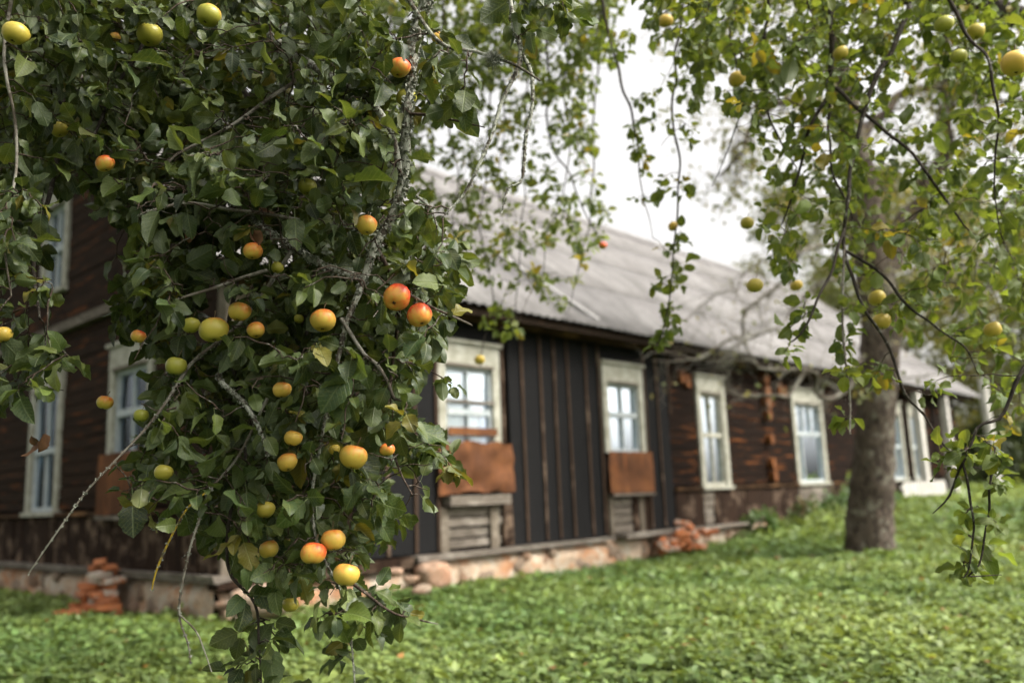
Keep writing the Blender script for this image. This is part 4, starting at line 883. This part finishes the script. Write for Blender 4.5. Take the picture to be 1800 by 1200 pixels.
for i in range(len(a_[0])): tag(link('dead_leaf', leaf_mesh('dead_leaf', a_[0][i:i+1]-n.base, *[z[i:i+1] for z in a_[1:]], PROTO), M['deadleaf'], n.root), 'dry curled brown leaf')

# ------------------------------------------------------------------ yellowing apple tree: boughs over the view, strands hanging at the right and in the middle
YEL = [(.075, .115, .018), (.095, .135, .020), (.060, .095, .018), (.12, .15, .022), (.085, .125, .020), (.048, .080, .018), (.20, .17, .02)]
FAR = Apple_tree('apple_tree', 'yellowing apple tree whose thin boughs hang before the trunk and the roof', (4.3, 4.6, 0), M['leaf_right'], [YEL[i] for i in (0, 0, 0, 0, 1, 1, 1, 1, 2, 2, 2, 3, 3, 3, 4, 4, 4, 5, 5, 5, 0, 1, 2, 4, 5, 0, 1, 2, 4)]+[YEL[6]], .049, M['bark_dark'])
t_ = FAR; t_.thin = .8
t_.bough([(4.3, 4.6, -.1), (4.32, 4.6, .8), (4.2, 4.55, 1.8), (4.1, 4.6, 2.7)], [.19, .15, .135, .12], M['trunk'], 'trunk', .07, 14, .05)
TOPR = at(1600, -260, 3.6); TOPM = at(1250, -330, 4.2); TOPC = at(960, -260, 5.4)
t_.bough([(4.1, 4.6, 2.7), (3.2, 4.3, 3.4), TOPR, TOPM], [.10, .08, .06, .045], step=.08)
t_.bough([(4.1, 4.6, 2.7), (3.4, 5.2, 4.0), (1.8, 5.6, 4.7), TOPC, at(760, -260, 5.6), at(640, -220, 5.9)], [.10, .08, .06, .05, .035, .02], step=.08)
t_.bough([TOPR]+pp((1480, -120, 3.5), (1465, -40, 3.45), (1460, 60, 3.4), (1458, 150, 3.4), (1440, 190, 3.4), (1420, 240, 3.4), (1405, 300, 3.4), (1388, 350, 3.4), (1372, 400, 3.4)), [.04, .02, .0165, .0145, .013, .0095, .0085, .007, .0055, .003], step=.03, wig=.014)
t_.bough(pp((1460, 150, 3.4), (1457, 250, 3.35), (1462, 300, 3.35), (1478, 340, 3.3), (1500, 390, 3.3)), [.009, .007, .006, .005, .003], step=.03, wig=.014)
t_.bough([TOPR]+pp((1620, -60, 3.4), (1590, 40, 3.35), (1560, 100, 3.3), (1530, 160, 3.25), (1512, 220, 3.2), (1500, 290, 3.15), (1490, 350, 3.1), (1482, 430, 3.1), (1497, 490, 3.05), (1530, 555, 3.), (1568, 620, 3.), (1592, 690, 2.95), (1620, 725, 2.95), (1655, 775, 2.9), (1690, 815, 2.9), (1745, 830, 2.9)), [.03, .0145, .013, .012, .0115, .0105, .0095, .0088, .008, .0076, .0072, .0068, .006, .005, .004, .003, .0016], step=.025, wig=.014)
t_.bough(pp((1465, 150, 3.4), (1512, 192, 3.3), (1580, 245, 3.2), (1630, 300, 3.1), (1665, 350, 3.1), (1690, 400, 3.05), (1720, 420, 3.)), [.010, .009, .008, .007, .006, .004, .002], step=.025, wig=.014)
t_.bough(pp((1484, 400, 3.1), (1462, 470, 3.05), (1432, 540, 3.), (1408, 588, 3.), (1388, 603, 3.)), [.008, .007, .006, .005, .003], step=.025, wig=.014)
t_.bough(pp((1486, 440, 3.1), (1540, 475, 3.05), (1590, 530, 3.), (1640, 570, 3.), (1690, 610, 3.), (1722, 655, 3.)), [.008, .0075, .0065, .005, .004, .002], step=.025, wig=.014)
t_.bough(pp((1484, 430, 3.1), (1481, 560, 3.), (1487, 640, 2.95), (1494, 700, 2.95), (1494, 762, 2.9)), [.006, .005, .0045, .0045, .003], M['twig_pale'], step=.02, lichen=.5)
t_.bough(pp((1900, 480, 2.6), (1830, 600, 2.6), (1798, 650, 2.6), (1770, 705, 2.6), (1755, 735, 2.6), (1720, 752, 2.6), (1692, 815, 2.6), (1668, 870, 2.6), (1638, 900, 2.6)), [.010, .009, .008, .007, .006, .0055, .005, .004, .002], step=.02, wig=.008)
t_.bough(pp((1692, 815, 2.6), (1705, 880, 2.55), (1712, 940, 2.55), (1700, 1005, 2.5), (1690, 1012, 2.5)), [.005, .0045, .004, .003, .0015], step=.02, wig=.008)
t_.bough(pp((1745, 815, 2.6), (1740, 850, 2.55), (1736, 910, 2.55), (1722, 990, 2.5), (1702, 1010, 2.5), (1760, 1010, 2.5)), [.006, .005, .0042, .0036, .003, .0012], step=.02, wig=.008)
t_.bough([(4.1, 4.6, 2.7)]+pp((1860, 300, 3.1), (1830, 600, 2.6)), [.05, .02, .010], step=.04)
t_.bough([TOPR]+pp((1640, -60, 3.2), (1700, 60, 3.1), (1738, 120, 3.), (1752, 200, 3.), (1745, 300, 3.), (1760, 400, 3.)), [.03, .009, .008, .007, .0055, .004, .002], step=.03, wig=.014)
t_.bough([TOPM]+pp((1340, -60, 3.7), (1345, 60, 3.6), (1350, 180, 3.6), (1366, 240, 3.5), (1400, 292, 3.5)), [.03, .012, .009, .007, .005, .003], step=.03, wig=.014)
t_.bough([TOPC]+pp((1040, -60, 4.8), (1072, 70, 4.7), (1090, 140, 4.6), (1110, 200, 4.5), (1120, 260, 4.5), (1126, 320, 4.5), (1150, 420, 4.4)), [.03, .012, .0105, .0095, .008, .0065, .004, .002], step=.03, wig=.015)
t_.bough([TOPM]+pp((1205, -40, 4.4), (1185, 150, 4.3), (1192, 280, 4.2), (1190, 370, 4.2), (1182, 480, 4.1), (1170, 560, 4.1), (1148, 625, 4.1)), [.03, .010, .008, .007, .006, .005, .004, .002], step=.03, wig=.014)
t_.bough([TOPM]+pp((1270, -60, 4.), (1290, 100, 3.9), (1300, 200, 3.9), (1275, 280, 3.9), (1250, 330, 3.9)), [.02, .008, .006, .005, .003, .002], step=.03, wig=.014)
for st in (((850, -60), (862, 150), (852, 300), (845, 420), (868, 520), (850, 600), (844, 650)), ((940, -60), (930, 150), (922, 300), (915, 420), (910, 520), (905, 575)), ((1000, -60), (990, 150), (1000, 280), (962, 420), (950, 525)), ((1050, -60), (1040, 250), (1042, 350), (1022, 440), (1012, 500), (1000, 545)), ((780, -60), (790, 150), (802, 300), (792, 440)), ((700, -60), (680, 150), (700, 280)), ((640, -60), (650, 120), (640, 240)), ((890, -60), (885, 200), (880, 380), (930, 500)), ((965, 200), (1010, 330), (1050, 410), (1062, 436))):
    d = random.uniform(5.2, 6.2); t_.bough([TOPC if st[0][0] > 800 else at(760, -260, 5.6)]+pp(*[(x, y, d-.0003*i*d) for i, (x, y) in enumerate(st)]), [.020]+list(np.linspace(.008, .003, len(st))), step=.05, wig=.03)
thin2 = lambda c_: [p for p in c_ if random.random() < 1-.6*max(0, min(1, (pix(p)[0][1]-180)/300)) and noise.noise(Vector(p)*1.6) > -.28]
cl = thin2(fill([(600, -60), (1100, -60), (1070, 130), (1030, 200), (1060, 300), (1075, 420), (1025, 470), (1010, 530), (930, 565), (885, 600), (845, 650), (835, 560), (800, 440), (740, 330), (620, 250)], 44, 5.0, 6.4))
cl += fill([(600, -60), (1120, -60), (1050, 110), (640, 200)], 36, 5., 6.6)
cl += fill([(1130, -60), (1830, -60), (1830, 130), (1700, 150), (1480, 100), (1330, 190), (1220, 190), (1150, 70)], 31, 3.1, 4.6)
cl += fill([(1390, -60), (1570, -60), (1560, 320), (1420, 320)], 11, 3.0, 4.4)
cl += fill([(1280, 150), (1500, 120), (1500, 480), (1340, 500), (1290, 420), (1330, 300)], 12, 3.0, 4.2)
cl += fill([(1480, 120), (1620, 120), (1620, 600), (1560, 600), (1480, 520)], 9.5, 2.9, 4.4)+fill([(1620, 120), (1830, 120), (1830, 620), (1620, 600)], 16, 2.9, 4.4)
cl += fill([(1370, 480), (1560, 520), (1560, 650), (1500, 780), (1450, 760), (1470, 650), (1380, 640)], 6, 2.9, 3.2)
cl += fill([(1560, 600), (1830, 600), (1800, 760), (1690, 790), (1600, 700)], 4.5, 2.6, 3.1)
cl += fill([(1640, 790), (1770, 790), (1760, 900), (1740, 1010), (1690, 1020), (1640, 900)], 9, 2.5, 2.65)
cl += fill([(1150, 150), (1230, 150), (1210, 330), (1190, 600), (1140, 620), (1160, 440)], 10, 4.0, 4.3)+fill([(1060, 40), (1130, 60), (1150, 200), (1160, 420), (1110, 330)], 8, 4.4, 4.7)
for _ in range(260):
    p = np.array([random.uniform(-.5, 6), random.uniform(2.2, 7.5), random.uniform(3.6, 5.6)]); q = pix(p)[0]
    if q[1] < -70 or q[0] > 1900: cl.append(p)
cl = [c_ for c_ in cl if not (1560 < pix(c_)[0][0] < 1725 and 625 < pix(c_)[0][1] < 880 and random.random() < .7)]
t_.grow(cl, (5, 8), .0020, .12, keep=KEEP, bare=.04)
t_.finish(300, KEEP)

# ------------------------------------------------------------------ old lichened tree with the bare trunk, and trees behind
def grow_twigs(tw, P, rad, n, lmin, lmax, up=.0, level=2, droop=.25, sides=3):
    """thin wood from a limb, forking"""
    for _ in range(n):
        i = random.randrange(len(P)//5, len(P)); T = nrmz(P[min(i+1, len(P)-1)]-P[max(i-1, 0)]); d = nrmz(T*random.uniform(.3, 1.)+rng.normal(size=3)*.75+np.array([0, 0, up])); ln = random.uniform(lmin, lmax)
        m = 6; pts = [P[i]]
        for k_ in range(m): d = nrmz(d+rng.normal(size=3)*.22+np.array([0, 0, -droop*.25])); pts.append(pts[-1]+d*ln/m)
        pts = np.array(pts); r0 = min(rad[i]*.6, ln*.012); rr = np.linspace(r0, r0*.3, m+1); tw.append(tube_arrays(pts, rr, sides))
        if level > 0: grow_twigs(tw, pts, rr, 3, lmin*.5, lmax*.55, up, level-1, droop, sides)
old = at(1530, 970, 13.0); ob_ = np.array([old[0], old[1], float(gz(old[0], old[1]))])
ot = empty('old_tree', ob_); tag(ot, 'old tree with a thick grey brown bare trunk on the green ground before the house', 'tree')
TB = M['trunk']; tws = []
def limb(pts, rads, name='limb', mat=None, step=.12, sides=12, knob=.04, tw=0, l=(.5, 1.2), droop=.25, up=0.):
    if name == 'limb': rads = [q*(.48 if mat else .85) for q in rads]
    P, r_ = smooth_path(pts, rads, step); P = P+(np.array([[noise.noise(Vector((i*step*2.2, a_*7.7, float(P[0, 0])))) for a_ in range(3)] for i in range(len(P))])*.16*np.minimum(1, np.arange(len(P))/6)[:, None] if name == 'limb' else 0); V, F = tube_arrays(P, r_, sides, knob)
    if name == 'trunk':
        C_ = np.repeat(P, sides, 0); V = C_+(V-C_)*(1+np.array([.16*noise.noise(Vector((v_[0]*2.2, v_[1]*2.2, v_[2]*.9)))+.07*noise.noise(Vector(v_)*6) for v_ in V]))[:, None]
    link(name, np_mesh(name, V-ob_, F), mat or TB, ot)
    if tw: grow_twigs(tws, P, r_, int(tw*1.4), *l, up, 2, droop)
    return P, r_
limb(pp((1530, 990, 13.), (1529, 965, 13.), (1531, 900, 13.), (1537, 800, 13.), (1545, 650, 13.05), (1546, 560, 13.1), (1535, 470, 13.1), (1515, 330, 13.1), (1490, 200, 13.1), (1465, 80, 13.), (1440, -50, 13.), (1420, -250, 13.)), [.47, .365, .315, .298, .285, .27, .255, .24, .21, .18, .16, .10], 'trunk', sides=20, step=.08, knob=.025, tw=14, l=(.6, 1.6))
limb(pp((1545, 560, 13.1), (1575, 440, 13.3), (1635, 320, 13.6), (1660, 220, 13.8), (1668, 50, 14.), (1690, -150, 14.)), [.20, .17, .15, .14, .12, .07], tw=40, l=(.6, 1.6))
limb(pp((1515, 330, 13.1), (1430, 372, 12.6), (1345, 450, 12.2), (1265, 520, 12.), (1200, 572, 11.9)), [.06, .04, .03, .02, .008], mat=M['twig_pale'], tw=34, l=(.5, 1.1), step=.08, sides=8)
limb(pp((1530, 430, 13.1), (1440, 440, 12.5), (1380, 480, 12.2), (1320, 545, 12.), (1280, 602, 11.9), (1235, 636, 11.8), (1150, 630, 11.8)), [.10, .075, .06, .05, .04, .032, .012], mat=M['twig_pale'], tw=30, l=(.4, .9), step=.08, sides=8)
limb(pp((1535, 600, 13.1), (1480, 700, 12.6), (1445, 700, 12.3), (1420, 650, 12.2), (1370, 640, 12.), (1320, 632, 12.), (1290, 600, 12.)), [.10, .075, .06, .05, .045, .035, .015], mat=M['twig_pale'], tw=20, l=(.4, .8), step=.08, sides=8)
limb(pp((1420, 650, 12.2), (1385, 690, 12.1), (1340, 700, 12.), (1295, 690, 12.), (1270, 672, 12.)), [.05, .045, .035, .025, .012], mat=M['twig_pale'], tw=8, l=(.3, .6), step=.06, sides=8)
limb(pp((1525, 470, 13.1), (1450, 500, 12.6), (1400, 555, 12.4), (1340, 580, 12.2), (1268, 620, 12.1)), [.08, .06, .045, .035, .012], mat=M['twig_pale'], tw=26, l=(.4, .9), step=.08, sides=8)
limb(pp((1490, 200, 13.1), (1400, 180, 12.8), (1320, 230, 12.6), (1270, 300, 12.5)), [.10, .07, .045, .015], tw=30, l=(.5, 1.4))
limb(pp((1545, 620, 13.), (1640, 520, 12.9), (1740, 470, 12.9), (1830, 460, 13.)), [.10, .07, .05, .02], tw=30, l=(.5, 1.3), mat=M['twig_pale'])
limb(pp((1500, 260, 13.1), (1580, 180, 13.4), (1700, 150, 13.6), (1800, 190, 13.7)), [.10, .08, .05, .02], tw=34, l=(.6, 1.5))
limb(pp((1455, 30, 13.), (1330, -40, 12.8), (1230, 20, 12.7)), [.10, .06, .02], tw=24, l=(.6, 1.4))
V, F = merge_tubes(tws); tag(link('twig', np_mesh('twig', V-ob_, F), M['trunk_far'], ot), kind='stuff')
# its thin yellow-green crown
OLDC = [(.14, .14, .035), (.11, .13, .03), (.17, .15, .04), (.09, .11, .03)]
def scatter_leaves(L, ctr, rad, n, size, cols, flat=1.):
    for _ in range(n):
        d = nrmz(rng.normal(size=3))*random.random()**.4; p = np.array(ctr)+d*np.array(rad); ax = nrmz(rng.normal(size=3)+np.array([0, 0, -.5])); L.add(p, ax, rng.normal(size=3)+np.array([0, 0, .8]), size*math.exp(rng.normal()*.25), np.array(random.choice(cols))*math.exp(rng.normal()*.15), random.randrange(3))
L = Leaves(); V_ = V.reshape(-1, 3)
for _ in range(11000):
    p = V_[random.randrange(len(V_))]; q = pix(p)[0]
    if q[0] < 1500 and q[1] > 380: 
        if random.random() < .97: continue
    L.add(p+rng.normal(size=3)*.05, nrmz(rng.normal(size=3)+np.array([0, 0, -.6])), rng.normal(size=3)+np.array([0, 0, .8]), random.uniform(.05, .09), np.array(random.choice(OLDC))*math.exp(rng.normal()*.15), random.randrange(3))
a_ = L.arrays(); tag(link('foliage', leaf_mesh('foliage', a_[0]-ob_, *a_[1:], SMALL), M['leaf_far'], ot), kind='stuff')

def bg_tree(name, px, d, h, cw, label, cols, nclump, per, lsize, thin=1., base=.25, tr=.02, cat='tree', group='trees standing behind the house'):
    P = at(px, 850, d); z0 = float(gz(P[0], P[1])); b0 = np.array([P[0], P[1], z0]); r_ = empty(name, b0); tag(r_, label, cat, group); tws = []
    lean = rng.normal(size=2)*.03*h
    pts = [(0, 0, -.2), (lean[0]*.3, lean[1]*.3, h*.35), (lean[0]*.7, lean[1]*.7, h*.7), (lean[0], lean[1], h*.96)]; TP, TR = smooth_path(pts, [h*tr, h*tr*.75, h*tr*.4, h*tr*.08], h*.04); V, F = tube_arrays(TP, TR, 9, .04); link('trunk', np_mesh('trunk', V, F), M['trunk_far'], r_)
    L = Leaves()
    for c_ in range(nclump):
        t = base+(1-base)*random.random(); i = int(t*(len(TP)-1)); prof = math.sin(math.pi*min(1, (t-base)/(1-base)*.86+.14))**.7; a = random.uniform(0, 6.283); rr = cw*prof*random.random()**.5
        c = TP[i]+np.array([math.cos(a)*rr, math.sin(a)*rr, random.uniform(-.02, .05)*h]); s0 = TP[max(1, i-int(len(TP)*.12))]
        mid = (s0+c)/2+np.array([0, 0, -.03*h]); t3 = np.linspace(0, 1, 6)[:, None]; tws.append(tube_arrays((1-t3)**2*s0+2*t3*(1-t3)*mid+t3*t3*c, np.linspace(h*tr*.22, h*tr*.05, 6), 4))
        cs = cw*random.uniform(.16, .34); scatter_leaves(L, c, (cs, cs, cs*.7), per, lsize, [cols[int(rng.choice(len(cols)))]])
    V, F = merge_tubes(tws); tag(link('branch', np_mesh('branch', V, F), M['trunk_far'], r_), kind='stuff')
    a = L.arrays(); tag(link('crown', leaf_mesh('crown', *a, SMALL), M['leaf_far'], r_), kind='stuff')
YG = [(.15, .16, .045), (.12, .145, .04), (.19, .175, .05)]; OL = [(.10, .12, .04), (.13, .13, .05), (.08, .10, .035)]; DG = [(.04, .065, .02), (.055, .08, .025), (.035, .05, .02)]
bg_tree('broadleaf_tree', 1400, 44, 17.0, 3.6, 'tall thin yellowish tree rising over the far roof end', OL, 70, 70, .20, base=.25)
bg_tree('broadleaf_tree', 1610, 40, 16, 4.2, 'olive tree behind the old trunk at the right', YG, 120, 80, .20)
bg_tree('broadleaf_tree', 1760, 46, 17, 4.6, 'pale yellow green tree beyond the white post', YG, 150, 80, .22, base=.08)
bg_tree('broadleaf_tree', 1880, 38, 14, 4.4, 'olive green tree at the right edge of the meadow', OL, 130, 80, .20, base=.06)
bg_tree('broadleaf_tree', 1500, 58, 16, 4.5, 'distant olive tree behind the roof ridge', YG, 80, 70, .24, base=.15)
bg_tree('broadleaf_tree', 660, 36, 16.5, 4.2, 'yellow green tree behind the house ridge near the dark branches', [(.17, .17, .04), (.22, .18, .04), (.12, .14, .035)], 80, 80, .18, base=.35)
bg_tree('broadleaf_tree', 880, 44, 17, 3.6, 'pale tree showing over the middle of the roof', YG, 46, 60, .20, base=.35)
for i, (px, d, h, cw, lb) in enumerate(((1745, 41, 3.2, 2.2, 'dark green bush right behind the white post'), (1815, 35, 2.6, 2., 'low dark bush at the right edge of the lawn'), (1700, 52, 4., 2.8, 'dark bush past the end of the house'))):
    bg_tree('bush', px, d, h, cw, lb, DG, 30, 90, .17, base=.05, cat='bush', group='bushes beyond the house end')

# ------------------------------------------------------------------ ground cover
def cover_mesh():
    out = []
    for d0, d1, dens, s0 in ((.8, 4.2, 400, .075), (4.2, 7., 2500, .055), (7., 10.5, 1900, .058), (10.5, 15, 1200, .072), (15, 24, 420, .11), (24, 40, 90, .24), (40, 75, 16, .5)):
        w1 = .66*d1+1.; m = int(dens*(d1-d0)*2*w1); x = rng.uniform(-w1, w1, m); y = rng.uniform(d0, d1, m); k_ = np.abs(x) < .66*y+1.0
        x, y = x[k_], y[k_]; lx = (x-CORNER[0])*AX[0]+(y-CORNER[1])*AX[1]; ly = (x-CORNER[0])*EX[0]+(y-CORNER[1])*EX[1]
        k_ = ~((lx > -.16) & (ly > -.16) & (lx < LEN+.2) & (ly < WID+.2)); x, y = x[k_], y[k_]; out.append(np.stack([x, y, np.full(len(x), s0)], 1))
    A = np.vstack(out); x, y, s0 = A.T; n = len(x)
    mound = .4*np.sin(x*13.+y*4.)*np.cos(y*12.-x*5.)+.5*np.sin(x*3.1+np.sin(y*2.3)*1.4)*np.cos(y*2.7+x*.7)+.5*np.sin(x*7.3+y*5.1)*np.cos(y*6.7-x*3.)+.55*np.sin(x*1.1-y*.9+.8*np.sin(y*1.7))
    top = .085+.062*mound; h = top*(1-rng.random(n)**2.2*.75); z = gz(x, y)+h
    th = rng.uniform(0, 2*np.pi, n); pit = rng.normal(-.15, .38, n); X = np.stack([np.cos(th)*np.cos(pit), np.sin(th)*np.cos(pit), np.sin(pit)], 1); N = nrmz(np.stack([rng.normal(0, .38, n), rng.normal(0, .38, n), np.ones(n)], 1)); Y = nrmz(np.cross(N, X)); Z = np.cross(X, Y)
    sz = s0*np.exp(rng.normal(0, .28, n)); P = np.stack([x, y, z], 1)
    patch = .5+.5*np.sin(x*.9+1.3*np.sin(y*.6))*np.cos(y*.75+.5*x)
    base = np.array([.066, .112, .030])+(np.array([.125, .168, .044])-np.array([.066, .112, .030]))*patch[:, None]+np.array([.03, .02, 0])*(rng.random(n)[:, None]-.4)
    base = 1.27*base*np.exp(rng.normal(0, .26, n))[:, None]; odd = rng.random(n) < .006; base[odd] = np.array([.20, .10, .03])*np.exp(rng.normal(0, .3, odd.sum()))[:, None]
    pv = np.array([[0, 0, 0], [.4, .32, .09], [.4, -.32, .09], [1, 0, -.06], [.45, 0, 0]]); F = np.array([[0, 2, 4], [2, 3, 4], [3, 1, 4], [1, 0, 4]])
    W = P[:, None]+sz[:, None, None]*(pv[None, :, :1]*X[:, None]+pv[None, :, 1:2]*Y[:, None]+pv[None, :, 2:]*Z[:, None])
    return np_mesh('ground_cover', W.reshape(-1, 3), None, (F[None]+(np.arange(n)*5)[:, None, None]).reshape(-1, 3), np.repeat(np.clip(base, 0, 1), 5, 0))
gc_ = link('ground_cover', cover_mesh(), M['cover']); tag(gc_, 'bright green ground elder covering the yard', kind='stuff')
# grass along the foundation
def blades(n, pos, hmin, hmax, col):
    vs = []; ts = []
    for _ in range(n):
        x, y = pos(); z = float(gz(x, y)); h = random.uniform(hmin, hmax); a = random.uniform(0, 6.28); d = np.array([math.cos(a), math.sin(a), 0]); e = np.array([-d[1], d[0], 0])*random.uniform(.004, .009); b0 = np.array([x, y, z]); m = b0+d*h*.2+np.array([0, 0, h*.6]); t = b0+d*h*random.uniform(.4, .9)+np.array([0, 0, h*.85])
        vs += [b0-e, b0+e, m+e*.8, m-e*.8, t]; ts += [np.array(col)*math.exp(rng.normal()*.25)]*5
    k_ = np.arange(n)*5; return np_mesh('grass', np.array(vs), np.stack([k_, k_+1, k_+2, k_+3], 1), np.stack([k_+3, k_+2, k_+4], 1), np.array(ts))
def along_wall():
    s_ = random.choice((random.gauss(7.2, .9), random.uniform(2.4, 12.5), random.gauss(4.2, 1.))); e = -.13-abs(random.gauss(0, .22)); q = hpt(s_, e, 0); return q[0], q[1]
g_ = link('grass', blades(2200, along_wall, .07, .20, (.05, .11, .028)), M['cover']); tag(g_, 'taller dark grass along the foot of the long wall', kind='stuff')
# leafy weeds by the wall
def weed(s_, e, h, wd, label, cols, n=170, ls=.08):
    q = hpt(s_, e, 0); b0 = np.array([q[0], q[1], float(gz(q[0], q[1]))]); r_ = empty('weed_clump', b0); tag(r_, label, 'weed', 'leafy weeds along the long wall'); L = Leaves(); tw = []
    for _ in range(9):
        t = np.array([random.gauss(0, wd*.5), random.gauss(0, wd*.5), h*random.uniform(.6, 1.)]); tw.append(tube_arrays(np.array([[0, 0, 0], t*.5+np.array([0, 0, h*.12]), t]), [.006, .005, .003], 4)); scatter_leaves(L, t*random.uniform(.55, 1.), (wd*.35, wd*.35, h*.3), n//9, ls, cols)
    V, F = merge_tubes(tw); tag(link('stem', np_mesh('stem', V, F), M['twig'], r_), kind='stuff'); a = L.arrays(); tag(link('foliage', leaf_mesh('foliage', *a, SMALL), M['cover'], r_), kind='stuff')
weed(10.4, -.35, .42, .35, 'low dark green weeds right of the brick heap', [(.05, .10, .03), (.07, .13, .03)])
weed(11.6, -.55, .50, .40, 'reddish green weeds under the projecting log ends', [(.06, .11, .03), (.12, .08, .04), (.06, .10, .03)])
weed(12.6, -.8, .55, .45, 'bushy weeds in front of the wide window', [(.06, .12, .03), (.05, .10, .03)])
weed(14.6, -.4, .80, .40, 'pale green leafy weed standing between the wide window and the trunk', [(.14, .20, .06), (.11, .17, .05)])
weed(13.9, -1.2, .45, .5, 'spreading weeds left of the trunk foot', [(.08, .15, .035), (.06, .12, .03)])
